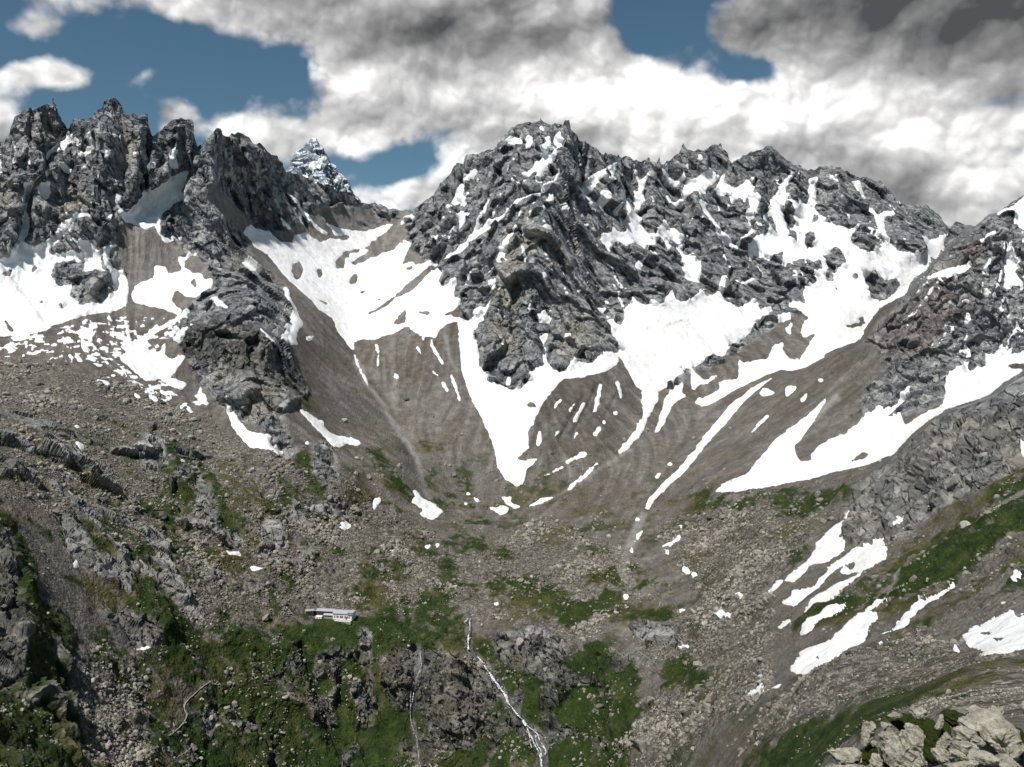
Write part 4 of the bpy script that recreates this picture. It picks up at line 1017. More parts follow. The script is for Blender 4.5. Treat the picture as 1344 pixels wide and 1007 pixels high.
    grassc = g.mix(g.ss(g.m('ADD', big, g.m('MULTIPLY', g.m('SUBTRACT', 0.6, grassw), 0.22)), 0.42, 0.62), grassc, grasso)
    sa = g.n('ShaderNodeAttribute', attribute_name='stony')
    v1 = g.n('ShaderNodeSeparateColor')
    g.put(v1.inputs[0], g.voro(pos, 0.62, 'F1', 1))
    v2 = g.n('ShaderNodeSeparateColor')
    g.put(v2.inputs[0], g.voro(pos, 1.5, 'F1', 1))
    stv = g.m('ADD', g.m('MULTIPLY', v1.outputs[0], 0.5), g.m('ADD', g.m('MULTIPLY', v2.outputs[0], 0.3), g.m('MULTIPLY', mid, 0.2)))
    stonec = g.ramp(stv, [(0.15, (0.030, 0.027, 0.023)), (0.45, (0.092, 0.083, 0.070)), (0.7, (0.20, 0.182, 0.155)), (0.9, (0.36, 0.335, 0.29))])
    screec = g.mix(g.m('MULTIPLY', sa.outputs['Fac'], 0.8), screec, stonec)
    screec = g.mix(g.m('MULTIPLY', wa.outputs['Fac'], 0.55), screec, g.ramp(sv, [(0.35, (0.022, 0.021, 0.019)), (0.6, (0.12, 0.11, 0.098))]))
    colr = g.mix(rockw, screec, rockc)
    gw = g.ss(g.m('ADD', grassw, g.m('MULTIPLY', g.m('SUBTRACT', fine, 0.5), 1.1)), 0.15, 0.85)
    colr = g.mix(gw, colr, grassc)
    g.put(bs.inputs['Base Color'], colr)
    bp = g.n('ShaderNodeBump')
    bp.inputs['Strength'].default_value = 0.9
    bp.inputs['Distance'].default_value = 1.0
    hr = g.m('MULTIPLY', g.ss(e1, 0.0, 0.11), 2.0)
    hr = g.m('ADD', hr, g.m('MULTIPLY', g.noise(jp, 0.5, 4, 0.7), 1.3))
    hs_ = g.m('ADD', g.m('MULTIPLY', g.noise(pos, 0.5, 4, 0.7), 1.7), g.m('MULTIPLY', g.voro(pos, 0.62, 'F1'), -0.8))
    mh = g.n('ShaderNodeMix', data_type='FLOAT')
    g.put(mh.inputs[0], rockw)
    g.put(mh.inputs[2], hs_)
    g.put(mh.inputs[3], hr)
    hgt = mh.outputs[0]
    g.put(bp.inputs['Height'], hgt)
    g.put(bs.inputs['Normal'], bp.outputs[0])
    return m


M_TERRAIN = terrain_material()


def snow_material():
    m, g, bs = new_mat('old_snow')
    geo = g.n('ShaderNodeNewGeometry')
    pos = geo.outputs['Position']
    n1 = g.noise(pos, 0.03, 6, 0.6, 0.8)
    n2 = g.noise(pos, 0.25, 5, 0.6)
    c = g.mix(g.ss(n1, 0.42, 0.72), (0.76, 0.768, 0.785), (0.66, 0.65, 0.625))
    c = g.mix(g.ss(n2, 0.55, 0.80), c, (0.52, 0.49, 0.44))
    g.put(bs.inputs['Base Color'], c)
    bs.inputs['Roughness'].default_value = 0.7
    bp = g.n('ShaderNodeBump')
    bp.inputs['Strength'].default_value = 0.5
    bp.inputs['Distance'].default_value = 1.0
    g.put(bp.inputs['Height'], g.m('MULTIPLY', g.noise(pos, 0.11, 6, 0.6), 5.5))
    g.put(bs.inputs['Normal'], bp.outputs[0])
    return m


M_SNOW = snow_material()

# back slopes behind the skyline, so that the ridges are solid
ridge = G1[0]
backs = []
for dd, dz in ((8, 5), (30, 24), (90, 80), (260, 240)):
    b = ridge.copy()
    b[:, 1] += dd
    b[:, 2] -= dz
    b[:, 0] *= b[:, 1] / ridge[:, 1]
    backs.append(b)
G2 = np.concatenate([np.stack(backs[::-1]), G1])
NB = len(backs)
COL2 = np.concatenate([np.repeat(COL.reshape(NR, NC, 4)[:1], NB, 0), COL.reshape(NR, NC, 4)])
STO2 = np.concatenate([np.zeros((NB, NC), np.float32), STONY.reshape(NR, NC)]).ravel()
WET_SHADE2 = np.concatenate([np.zeros((NB, NC), np.float32), WET_SHADE]).ravel()
STK2 = np.concatenate([np.zeros((NB, NC), np.float32), STREAK.reshape(NR, NC)]).ravel()
RED2 = np.concatenate([np.zeros((NB, NC), np.float32), redW.reshape(NR, NC)])
NR2 = NR + NB
# regions of the land, each a piece of the setting
REG = [('left_mountain', "jagged dark grey towers and ridge on the left", None),
       ('central_mountain', "massive grey central peak with cliffs and summit cross", [(505, 60), (505, 285), (540, 320), (565, 350), (600, 410), (622, 450), (640, 504), (680, 517), (745, 497), (815, 465), (830, 390), (850, 330), (840, 60)]),
       ('right_ridge', "serrated rocky ridge right of the central peak", [(840, 60), (850, 330), (830, 390), (815, 465), (850, 516), (905, 492), (960, 540), (1012, 497), (1098, 461), (1155, 405), (1215, 357), (1283, 292), (1283, 60)]),
       ('right_mountain', "brown rocky mountain flank at the right edge", [(1283, 60), (1283, 292), (1215, 357), (1155, 405), (1098, 461), (1012, 497), (960, 540), (905, 600), (880, 650), (1150, 615), (1244, 537), (1344, 488), (1704, 380), (1704, 60)]),
       ('scree_slope', "big brown scree slopes falling into the valley head", [(390, 378), (450, 445), (510, 440), (600, 420), (640, 504), (680, 517), (745, 497), (815, 470), (850, 516), (905, 492), (960, 540), (905, 600), (880, 650), (840, 700), (700, 690), (600, 690), (540, 650), (450, 560), (400, 480)]),
       ('left_hillside', "boulder strewn hillside with grass on the left", [(-360, 450), (150, 450), (250, 520), (380, 600), (450, 560), (540, 650), (600, 690), (560, 740), (400, 800), (300, 850), (230, 1330), (-360, 1330)]),
       ('valley_floor', "stony valley floor with green meadows below the snow tongue", [(600, 690), (700, 690), (840, 700), (880, 650), (930, 800), (850, 815), (745, 830), (640, 835), (540, 830), (380, 825), (400, 800), (560, 740)]),
       ('cliff_terrace', "steep grassy cliffs below the hut", [(380, 825), (540, 830), (640, 835), (745, 830), (850, 815), (860, 900), (820, 1330), (230, 1330), (300, 850)]),
       ('right_hillside', "near grassy hillside with boulders on the right", [(880, 650), (1150, 615), (1244, 537), (1344, 488), (1704, 380), (1704, 1330), (820, 1330), (860, 900), (850, 815), (930, 800)])]
rid = np.zeros((RH, RW), np.int32)
for k, (_, _, P) in enumerate(REG):
    if P is not None:
        rid = np.where(raster([P]) > 0.4, k, rid)
ixp = np.clip((PX - X0).astype(int), 0, RW - 1)
iyp = np.clip((PY - Y0).astype(int), 0, RH - 1)
rg = np.concatenate([np.repeat(rid[iyp, ixp][:1], NB, 0), rid[iyp, ixp]])
ii = np.arange(NR2 * NC).reshape(NR2, NC)
quads = np.stack([ii[:-1, :-1], ii[1:, :-1], ii[1:, 1:], ii[:-1, 1:]], -1).reshape(-1, 4)
qreg = rg[:-1, :-1].ravel()
V2, A2, R2 = G2.reshape(-1, 3), COL2.reshape(-1, 4), RED2.ravel()
for k, (nm, lab, _) in enumerate(REG):
    q = quads[qreg == k]
    u, inv = np.unique(q, return_inverse=True)
    me = make_mesh(nm, V2[u], inv.reshape(-1, 4), {'cover': A2[u], 'reddish': R2[u], 'stony': STO2[u], 'wet_shade': WET_SHADE2[u], 'streak': STK2[u]})
    tag(link(nm, me, M_TERRAIN), lab, None, None, 'structure')

# ------------------------------------------------------------------ snow: a smoother surface that fills the hollows
SN = snow.reshape(NR, NC)
dsm = blur((disp * np.clip(1 - 0.0 * rk, 0, 1)).reshape(NR, NC), 2.0)
soft = blur(SN, 0.55)
thick = (np.clip(soft, 0, 1) - 0.42) * (1.5 + 1.2 * rk.reshape(NR, NC)) * np.clip(pxm.reshape(NR, NC), 0.3, 1.5)
inside = np.clip(blur(SN, 2.5) * 2.4 - 1.2, 0, 1)
hsurf = disp.reshape(NR, NC) * (1 - inside) + np.maximum(dsm, disp.reshape(NR, NC)) * inside
SP = (flat + NRM.reshape(-1, 3) * ((hsurf + thick).ravel() * 1.0)[:, None]).reshape(NR, NC, 3)
sid = snowID[np.clip((sy - Y0).astype(int), 0, RH - 1), np.clip((sx - X0).astype(int), 0, RW - 1)]
onmap = samp(blur(snowM, 1.5)) > 0.02
sid = np.where(onmap, sid, -1)
ii = np.arange(NR * NC).reshape(NR, NC)
sq = np.stack([ii[:-1, :-1], ii[1:, :-1], ii[1:, 1:], ii[:-1, 1:]], -1).reshape(-1, 4)
keep = soft.ravel()[sq].max(1) > 0.30
sq = sq[keep]
qid = sid.ravel()[sq].max(1)
nice = {'gullies_left': 'gully_snow', 'wedge': 'snow_wedge', 'left_field': 'snowfield', 'spur_patches': 'snow_patches', 'hillside_patches': 'snow_patches', 'basin': 'snow_basin', 'scree_streaks': 'snow_streaks', 'tongue': 'snow_tongue', 'central_gullies': 'gully_snow',
        'bowl': 'snow_bowl', 'ridge_couloirs': 'couloir_snow', 'cirque': 'snowfield', 'flank': 'snow_patches', 'right_band': 'snow_band', 'long_strip': 'snow_strip', 'moraine_streaks': 'snow_streaks', 'lower_right': 'snow_patches', 'edge_patch': 'snow_patch'}
SPf = SP.reshape(-1, 3)
for k in range(-1, len(names)):
    q = sq[qid == k]
    if not len(q):
        continue
    u, inv = np.unique(q, return_inverse=True)
    nm = 'snow_flecks' if k < 0 else nice[names[k]]
    me = make_mesh(nm, SPf[u], inv.reshape(-1, 4), None, True)
    tag(link(nm, me, M_SNOW), "scattered flecks of old snow between the rocks" if k < 0 else SNOW[names[k]][0], None, None, 'stuff' if k < 0 else 'structure')
print('terrain+snow', round(time.time() - T0, 1), len(quads) * 2, len(sq) * 2)


def ground_at(px, py):
    """point of the built ground seen at a photo pixel"""
    j = np.clip(np.searchsorted(colx, px), 1, NC - 1)
    t = (px - colx[j - 1]) / (colx[j] - colx[j - 1])
    i = int(np.clip(np.searchsorted(PY[:, j], py), 1, NR - 1))
    s_ = np.clip((py - PY[i - 1, j]) / (PY[i, j] - PY[i - 1, j] + 1e-9), 0, 1)
    a = G1[i - 1, j - 1] * (1 - t) + G1[i - 1, j] * t
    b = G1[i, j - 1] * (1 - t) + G1[i, j] * t
    return a * (1 - s_) + b * s_


# ------------------------------------------------------------------ far peak
def far_peak():
    OUTL = np.array([(330, 285), (350, 250), (377, 222), (381, 210), (388, 200), (398, 191), (405, 185), (410, 181), (414, 182), (419, 188), (424, 192), (426, 198), (432, 208), (434, 214), (441, 218), (443, 226), (452, 231), (459, 240), (461, 248), (466, 254), (472, 262), (478, 268), (520, 290)], float)
    xs = np.arange(330, 520, 0.7)
    top = np.interp(xs, OUTL[:, 0], OUTL[:, 1])
    nr = 150
    t = (np.arange(nr) / (nr - 1))[:, None]
    py = top[None] + t * 130
    px = np.broadcast_to(xs[None], py.shape)
    d = 3300 - 520 * t - 260 * np.exp(-np.abs(px - 415 - 40 * t) / 26) * np.clip(t * 3, 0, 1) + 0 * px
    P = world(px, py, d).astype(np.float32)
    f_ = P.reshape(-1, 3)
    n = grid_normals(np.stack([blur(P[..., i], 4) for i in range(3)], -1)).reshape(-1, 3)
    r = 34 * (ridged(f_, 150, 5) - 0.45) + facets(f_, 26, 0.9) * 0.5
    r *= np.clip((py - top[None]) / 9, 0.12, 1).ravel()
    f2 = f_ + n * r[:, None]
    g2 = f2.reshape(nr, len(xs), 3)
    b = []
    for dd, dz in ((30, 25), (160, 150), (600, 560)):
        q = g2[0].copy()
        q[:, 1] += dd
        q[:, 2] -= dz
        b.append(q)
    V = np.concatenate([np.stack(b[::-1]), g2])
    i2 = np.arange(V.shape[0] * V.shape[1]).reshape(V.shape[:2])
    q = np.stack([i2[:-1, :-1], i2[1:, :-1], i2[1:, 1:], i2[:-1, 1:]], -1).reshape(-1, 4)
    me = make_mesh('far_peak', V.reshape(-1, 3), q, None)
    m, g, bs = new_mat('hazy_dusted_rock')
    geo = g.n('ShaderNodeNewGeometry')
    pos = geo.outputs['Position']
    up_ = g.n('ShaderNodeSeparateXYZ')
    g.put(up_.inputs[0], geo.outputs['Normal'])
    rc = g.ramp(g.noise(pos, 0.02, 7, 0.65), [(0.35, (0.10, 0.12, 0.15)), (0.65, (0.22, 0.245, 0.285))])  # bluish mid tones: distance haze is mixed into the rock colour
    sn = g.m('ADD', g.m('MULTIPLY', up_.outputs[2], 0.55), g.noise(g.vm('MULTIPLY', pos, (1, 1, 2.5)), 0.022, 6, 0.65))
    g.put(bs.inputs['Base Color'], g.mix(g.ss(sn, 0.72, 1.02), rc, (0.62, 0.66, 0.72)))  # snow dusting, dulled and blued by the same painted haze
    tag(link('far_peak', me, m), "pointed snow dusted peak far behind the left ridge", None, None, 'structure')
    # three bright snow ledges on it
    SNP = [[(412, 224), (420, 214), (428, 213), (424, 219), (415, 226), (412, 230)], [(402, 231), (404, 228), (408, 233), (404, 236)], [(413, 238), (420, 237), (425, 241), (415, 241)], [(432, 236), (438, 238), (444, 231), (442, 240), (437, 246), (434, 242)]]
    mk = raster(SNP)
    mv = samp(blur(mk, 0.7), px, py)
    sp_ = g2 + (n * 7.0).reshape(g2.shape) + 0
    i3 = np.arange(nr * len(xs)).reshape(nr, len(xs))
    q3 = np.stack([i3[:-1, :-1], i3[1:, :-1], i3[1:, 1:], i3[:-1, 1:]], -1).reshape(-1, 4)
    q3 = q3[mv.ravel()[q3].max(1) > 0.45]
    u, inv = np.unique(q3, return_inverse=True)
    tag(link('ledge_snow', make_mesh('ledge_snow', sp_.reshape(-1, 3)[u], inv.reshape(-1, 4), None, True), M_SNOW), "bright snow ledges on the pointed far peak", None, None, 'structure')


far_peak()

# ------------------------------------------------------------------ boulders
def ico(sub):
    t = (1 + 5 ** .5) / 2
    V = [(-1, t, 0), (1, t, 0), (-1, -t, 0), (1, -t, 0), (0, -1, t), (0, 1, t), (0, -1, -t), (0, 1, -t), (t, 0, -1), (t, 0, 1), (-t, 0, -1), (-t, 0, 1)]
    V = [np.array(v) / np.linalg.norm(v) for v in V]
    Fc = [(0, 11, 5), (0, 5, 1), (0, 1, 7), (0, 7, 10), (0, 10, 11), (1, 5, 9), (5, 11, 4), (11, 10, 2), (10, 7, 6), (7, 1, 8), (3, 9, 4), (3, 4, 2), (3, 2, 6), (3, 6, 8), (3, 8, 9), (4, 9, 5), (2, 4, 11), (6, 2, 10), (8, 6, 7), (9, 8, 1)]
    for _ in range(sub):
        mid, nf = {}, []
        def mp(a, b):
            k = (min(a, b), max(a, b))
            if k not in mid:
                v = V[a] + V[b]
                V.append(v / np.linalg.norm(v))
                mid[k] = len(V) - 1
            return mid[k]
        for a, b, c_ in Fc:
            x, y, z = mp(a, b), mp(b, c_), mp(c_, a)
            nf += [(a, x, z), (b, y, x), (c_, z, y), (x, y, z)]
        Fc = nf
    return np.array(V), np.array(Fc)


def chunk(V, r, cuts=9, flat=0.7):
    """a sphere cut by random planes: an angular block"""
    V = V * np.array([r.uniform(.85, 1.2), r.uniform(.7, 1.0), r.uniform(.55, .85) * flat / 0.7])
    for _ in range(cuts):
        nn = r.normal(size=3)
        nn /= np.linalg.norm(nn)
        h = r.uniform(.42, .8)
        d = V @ nn - h
        V = V - np.clip(d, 0, None)[:, None] * nn * 0.92
    return V


def stone_material():
    m, g, bs = new_mat('boulder_stone')
    geo = g.n('ShaderNodeNewGeometry')
    oi = g.n('ShaderNodeObjectInfo')
    at = g.n('ShaderNodeAttribute', attribute_name='shade')
    pos = geo.outputs['Position']
    v = g.m('ADD', g.m('MULTIPLY', g.noise(pos, 0.9, 5, 0.65), 0.55), g.m('MULTIPLY', at.outputs['Fac'], 0.45))
    v = g.m('ADD', v, g.m('MULTIPLY', g.m('SUBTRACT', g.noise(pos, 0.022, 5, 0.6), 0.5), 0.55))
    c = g.ramp(v, [(0.22, (0.042, 0.041, 0.038)), (0.44, (0.135, 0.127, 0.112)), (0.62, (0.26, 0.242, 0.21)), (0.84, (0.44, 0.41, 0.36))])
    c = g.mix(g.ss(g.noise(pos, 0.05, 4, 0.6), 0.5, 0.7, 0, 0.45), c, g.ramp(v, [(0.2, (0.065, 0.062, 0.04)), (0.8, (0.38, 0.345, 0.25))]))
    g.put(bs.inputs['Base Color'], c)
    bp = g.n('ShaderNodeBump')
    bp.inputs['Strength'].default_value = 0.6
    bp.inputs['Distance'].default_value = 0.3
    g.put(bp.inputs['Height'], g.noise(pos, 2.2, 5, 0.65))
    g.put(bs.inputs['Normal'], bp.outputs[0])
    return m


M_STONE = stone_material()
ICO0, ICO1, ICO3 = ico(0), ico(1), ico(3)


def rotmats(n, r):
    q = r.normal(size=(n, 4))
    q[:, 1:3] *= 0.45                                            # mostly turned about the vertical
    q /= np.linalg.norm(q, axis=1)[:, None]
    w, x, y, z = q.T
    return np.stack([np.stack([1 - 2 * (y * y + z * z), 2 * (x * y - z * w), 2 * (x * z + y * w)], -1),
                     np.stack([2 * (x * y + z * w), 1 - 2 * (x * x + z * z), 2 * (y * z - x * w)], -1),
                     np.stack([2 * (x * z - y * w), 2 * (y * z + x * w), 1 - 2 * (x * x + y * y)], -1)], 1)


inframe = ((PX > -20) & (PX < 1364) & (PY < 1022)).ravel()
snow_here = soft.ravel() > 0.3
wgt = np.clip(st_, 0, 1) ** 1.3 * inframe * (1 - 0.8 * np.clip(grassW * 1.5 - 0.3, 0, 1)) * (1 - 0.8 * rk) * np.where(snow_here, 0.06, 1) * np.clip((PY.ravel() - 440) / 60, 0, 1)
cl1, cl2 = fbm(flat + 777, 34, 4, 0.6), fbm(flat + 888, 12, 3, 0.6)
clump = np.clip(0.35 + 1.9 * cl1 + 1.3 * cl2, 0.02, 2.4)
wgt = wgt * clump + 0.10 * inframe * low * (~snow_here) * (1 - rk) * np.clip(cl2 * 3 + cl1 * 2 - 0.3, 0, 1)
wgt = wgt * (hd > 16)
wgt *= np.concatenate([np.full(NI * NC, 1.0), np.zeros(NO * NC)])
NS = 50000
pick = rng.choice(N, NS, p=wgt / wgt.sum())
size = np.clip(np.exp(rng.normal(math.log(0.60), 0.58, NS)), 0.2, 4.2)
size = np.maximum(size * np.clip(pxm[pick] / 0.55, 0.2, 1.3) ** 0.95, 0.12)
size *= np.clip(1.0 + 1.5 * fbm(flat[pick] + 3300, 55, 3), 0.5, 2.1)
pxs = size * 2 / pxm[pick]
size = np.where(pxs > 12, size * 12 / pxs, size)
pos = P1[pick] + np.stack([rng.uniform(-.7, .7, NS), rng.uniform(-.7, .7, NS), np.zeros(NS)], 1) * pxm[pick][:, None]
pxs = size * 2 / pxm[pick]
order = np.argsort(-pxs)
# traced boulders that stand out one by one: pixel, width in pixels, shade, label
SINGLE = [(1272, 699, 17, .8, "large pale boulder with dark shaded side on the green slope"), (1196, 755, 12, .35, "grey boulder on the green slope below the large pale one"), (1217, 762, 8, .7, "small pale boulder just right of a grey one on the green slope"),
 (1315, 718, 8, .6, "lone boulder on the green slope near the right edge"), (951, 683, 13, .6, "boulder on the grassy terrace below the long snow band"), (1093, 684, 8, .8, "pale round boulder left of the slanting snow patch"), (1075, 653, 12, .75, "pale boulder pair on the grass terrace under the snow band"),
 (213, 677, 15, .15, "dark boulder standing out in the left boulder field"), (453, 553, 9, .85, "pale block on the scree at the tip of the snow patch"), (524, 612, 8, .8, "pale stone on the bright green wedge beside the scree chute"), (484, 628, 11, .75, "light grey boulder on the grassy spur foot"), (878, 861, 13, .25, "dark boulder above the dark green hollow"),
 (916, 874, 15, .75, "pale boulder on the rim of the dark green hollow"), (934, 904, 18, .4, "grey brown boulder right of the dark green hollow"), (853, 920, 15, .55, "rounded boulder on the stony slope left of the green hollow"), (121, 988, 14, .25, "dark boulder low in the stone run at lower left"), (1283, 871, 12, .3, "dark boulder at the lower edge of the right edge snow patch"),
 (772, 912, 9, .9, "pair of pale stones on the green slope right of the waterfall"), (311, 921, 11, .7, "pale boulder on the dark grass near the left path"), (717, 882, 12, .75, "tall pale rock on the cliff right of the waterfall"), (437, 840, 8, .8, "pale stone in the green meadow below the hut"), (680, 842, 14, .85, "pale block on top of the cliff right of the waterfall"),
 (356, 771, 9, .1, "dark small boulder in the stones above the hut"), (911, 987, 10, .9, "pale round boulder at the bottom of the right stone field"), (349, 813, 14, .75, "pale flat boulder left of the hut"), (420, 870, 8, .8, "pale stone in the grass left of the hut gully")]
for k, (bx, by, wpx, sh, lab) in enumerate(SINGLE):
    r = np.random.default_rng(100 + k)
    p = ground_at(bx, by)
    sz = wpx * p[1] / F / 2
    V = chunk(ICO3[0], r, 12, 0.95) * sz
    V = V + ICO3[0] * (fbm(V + k * 5, max(sz * .5, .2), 3) * sz * 0.12)[:, None]
    me = make_mesh('boulder', V, ICO3[1], {'shade': np.full(len(V), sh, np.float32)})
    o = link('boulder', me, M_STONE, None, (p[0], p[1], p[2] + sz * 0.25))
    o.rotation_euler = (0, 0, r.uniform(0, 6.28))
    tag(o, lab, 'boulder', 'boulders that stand out on the slopes')
ZL = [("pale boulder in the stone run at the lower left", 'boulders of the lower left stone run', lambda x, y: x < 230 and y > 830),
      ("grey boulder on the upper left slope just below the snowfield", 'boulders below the left snowfield', lambda x, y: x < 420 and y < 600),
      ("pale angular boulder strewn on the left hillside above the hut", 'boulders strewn on the left hillside', lambda x, y: x < 560 and y < 830),
      ("pale stone block on the steep grass below the hut", 'blocks on the steep grass below the hut', lambda x, y: x < 840 and y > 830),
      ("grey boulder lying on the stony valley floor", 'boulders on the valley floor', lambda x, y: x < 840),
      ("grey brown boulder in the stone field right of the valley floor", 'boulders of the right stone field', lambda x, y: x < 1060),
      ("grey boulder on the near slope above the foreground outcrops", 'boulders of the near right slope', lambda x, y: True)]
variants = {}
for z in range(len(ZL)):
    for v in range(6):
        r = np.random.default_rng(500 + z * 10 + v)
        V = chunk(ICO1[0], r, 8)
        variants[z, v] = make_mesh('boulder', V, ICO1[1], {'shade': np.full(len(V), r.uniform(.25, .85), np.float32)})
NBIG = 270
for n_, i in enumerate(order[:NBIG]):
    x, y = PX.ravel()[pick[i]], PY.ravel()[pick[i]]
    z = next(k for k, t in enumerate(ZL) if t[2](x, y))
    o = link('boulder', variants[z, n_ % 6], M_STONE, None, (pos[i, 0], pos[i, 1], pos[i, 2] + size[i] * 0.15))
    o.scale = (size[i],) * 3
    o.rotation_euler = (rng.uniform(-.3, .3), rng.uniform(-.3, .3), rng.uniform(0, 6.28))
    tag(o, ZL[z][0], 'boulder', ZL[z][1])
rest = order[NBIG:]
base = np.stack([chunk(ICO0[0], np.random.default_rng(900 + k), 5) for k in range(24)])
B = base[rng.integers(0, 24, len(rest))]
Rm = rotmats(len(rest), rng)
VV = np.einsum('nij,nkj->nki', Rm, B) * size[rest][:, None, None]
VV += (pos[rest] + np.stack([np.zeros(len(rest))] * 2 + [size[rest] * 0.12], 1))[:, None]
FF = (ICO0[1][None] + 12 * np.arange(len(rest))[:, None, None]).reshape(-1, 3)
sh = np.repeat(np.clip(rng.normal(.60, .22, len(rest)), 0, 1), 12).astype(np.float32)
tag(link('scattered_stones', make_mesh('scattered_stones', VV.reshape(-1, 3), FF, {'shade': sh}), M_STONE), "countless pale stones covering the boulder fields", None, None, 'stuff')
print('boulders', round(time.time() - T0, 1))

# ------------------------------------------------------------------ foreground outcrops at lower right
def outcrop_material():
    m, g, bs = new_mat('lichen_rock')
    geo = g.n('ShaderNodeNewGeometry')
    pos = geo.outputs['Position']
    n1 = g.noise(pos, 0.9, 7, 0.65, 0.5)
    n2 = g.noise(pos, 6.0, 5, 0.65)
    v = g.m('ADD', g.m('MULTIPLY', n1, 0.6), g.m('MULTIPLY', n2, 0.4))
    c = g.ramp(v, [(0.32, (0.06, 0.054, 0.045)), (0.45, (0.20, 0.185, 0.15)), (0.56, (0.33, 0.31, 0.255)), (0.72, (0.52, 0.50, 0.43))])
    c = g.mix(g.ss(g.noise(pos, 1.7, 5, 0.6), 0.56, 0.72, 0, 0.55), c, (0.30, 0.31, 0.15))
    g.put(bs.inputs['Base Color'], c)
    bp = g.n('ShaderNodeBump')
    bp.inputs['Strength'].default_value = 0.8
    bp.inputs['Distance'].default_value = 0.12
    g.put(bp.inputs['Height'], g.m('ADD', g.noise(pos, 3.0, 8, 0.68), g.m('MULTIPLY', g.noise(g.vm('MULTIPLY', pos, (1, 1, 4)), 1.5, 4, 0.6), 1.2)))
    g.put(bs.inputs['Normal'], bp.outputs[0])
    return m


M_OUT = outcrop_material()
M_MOSS = plain('moss', (0.022, 0.032, 0.007), 1.0, 0, 0.05, 3.0, 0.7)
ICO4 = ico(4)


def out_block(root, px, py, wpx, hpx, rot, d, seed, cuts=22, name='rock_block'):
    r = np.random.default_rng(seed)
    V = ICO4[0] * np.array([1.0, 0.9, 1.0])
    ax3 = np.array([[1, 0, .25], [-.2, 1, .1], [-.25, .1, 1]])
    for q in range(cuts):
        nn = ax3[q % 3] * r.choice([-1, 1]) + r.normal(size=3) * 0.38          # joints run in three sets
        nn /= np.linalg.norm(nn)
        dd = V @ nn - r.uniform(.52, .82)
        V = V - np.clip(dd, 0, None)[:, None] * nn * 0.97
    a, b = wpx * d / F / 2 * 1.12, hpx * d / F / 2 * 1.15
    V = V * np.array([a, (a + b) * 0.55, b])
    ssz = max(min(a, b), 0.2)
    n = ICO4[0]
    V = V + n * ((ridged(V * np.array([0.7, 0.7, 2.0]) + seed * 3.1, ssz * 1.3, 4) - 0.5) * ssz * 0.20 + facets(V * np.array([0.8, 0.8, 1.6]) + seed, ssz * .45, 1.0) * 0.30)[:, None]
    c_, s_ = math.cos(math.radians(rot)), math.sin(math.radians(rot))
    V = np.stack([V[:, 0] * c_ + V[:, 2] * s_, V[:, 1], -V[:, 0] * s_ + V[:, 2] * c_], 1)
    p = world(px, py, d) - np.array(root.location)
    return link(name, make_mesh(name, V + p, ICO4[1], None), M_OUT if name == 'rock_block' else M_MOSS, root)


def outcrop(lab, loc, blocks, moss):
    root = link('rock_outcrop', None, None, None, loc)
    tag(root, lab, 'rock outcrop', 'foreground outcrops at the lower right')
    for k, b in enumerate(blocks):
        out_block(root, *b, seed=int(b[0]) + k)
    for k, b in enumerate(moss):
        out_block(root, *b, seed=int(b[0]) + 50 + k, cuts=2, name='moss_cushion')


outcrop("pale lichen covered rock dome in the bottom right corner", tuple(world(1300, 1040, 46)),
        [(1300, 962, 70, 62, 10, 45.5), (1318, 976, 48, 56, -25, 43.5), (1272, 968, 50, 22, 12, 43), (1268, 980, 46, 15, 14, 42.5), (1257, 991, 34, 12, 20, 42), (1292, 996, 46, 14, 10, 41.5), (1240, 996, 36, 24, 35, 43), (1270, 1012, 60, 24, 5, 41.5), (1320, 1012, 60, 40, 0, 42),
         (1233, 950, 8, 22, 20, 46), (1238, 975, 12, 36, 25, 45), (1275, 1003, 24, 9, -8, 41), (1340, 1000, 40, 60, 10, 44), (1288, 942, 46, 26, 25, 47)],
        [(1256, 945, 38, 18, 20, 47.5), (1230, 975, 20, 50, 25, 47), (1338, 985, 16, 50, 0, 46), (1300, 1010, 80, 30, 0, 45)])
outcrop("broken slanting rock slabs left of the dome at the bottom edge", tuple(world(1180, 1050, 52)),
        [(1207, 936, 30, 18, 8, 54), (1186, 984, 30, 84, 32, 50), (1166, 974, 28, 34, 15, 52), (1112, 994, 52, 28, 10, 56), (1163, 953, 17, 11, 10, 54), (1147, 976, 10, 9, 0, 54), (1176, 940, 24, 7, -8, 56), (1208, 999, 26, 32, 40, 49), (1150, 1002, 20, 26, 20, 53), (1221, 985, 14, 24, 20, 50), (1140, 962, 18, 40, 15, 56), (1196, 956, 22, 14, 20, 54), (1120, 1016, 70, 24, 0, 54), (1190, 1020, 60, 30, 0, 49)],
        [(1190, 950, 50, 18, 5, 57), (1142, 998, 24, 34, 20, 56), (1215, 972, 26, 50, 25, 52), (1165, 990, 24, 30, 20, 54)])

# ------------------------------------------------------------------ the mountain hut
def box(name, x0, x1, y0, y1, z0, z1, mat, parent):
    V = np.array([(x, y, z) for z in (z0, z1) for y in (y0, y1) for x in (x0, x1)], float)
    Fq = np.array([(0, 2, 3, 1), (4, 5, 7, 6), (0, 1, 5, 4), (2, 6, 7, 3), (0, 4, 6, 2), (1, 3, 7, 5)])
    return link(name, make_mesh(name, V, Fq), mat, parent)


def prism(name, x0, x1, prof, mat, parent):
    """a (y, z) profile run along x"""
    n = len(prof)
    V = np.array([(x, y, z) for x in (x0, x1) for y, z in prof], float)
    me = bpy.data.meshes.new(name)
    me.from_pydata(V.tolist(), [], [tuple(range(n))[::-1], tuple(range(n, 2 * n))] + [(i, (i + 1) % n, n + (i + 1) % n, n + i) for i in range(n)])
    return link(name, me, mat, parent)


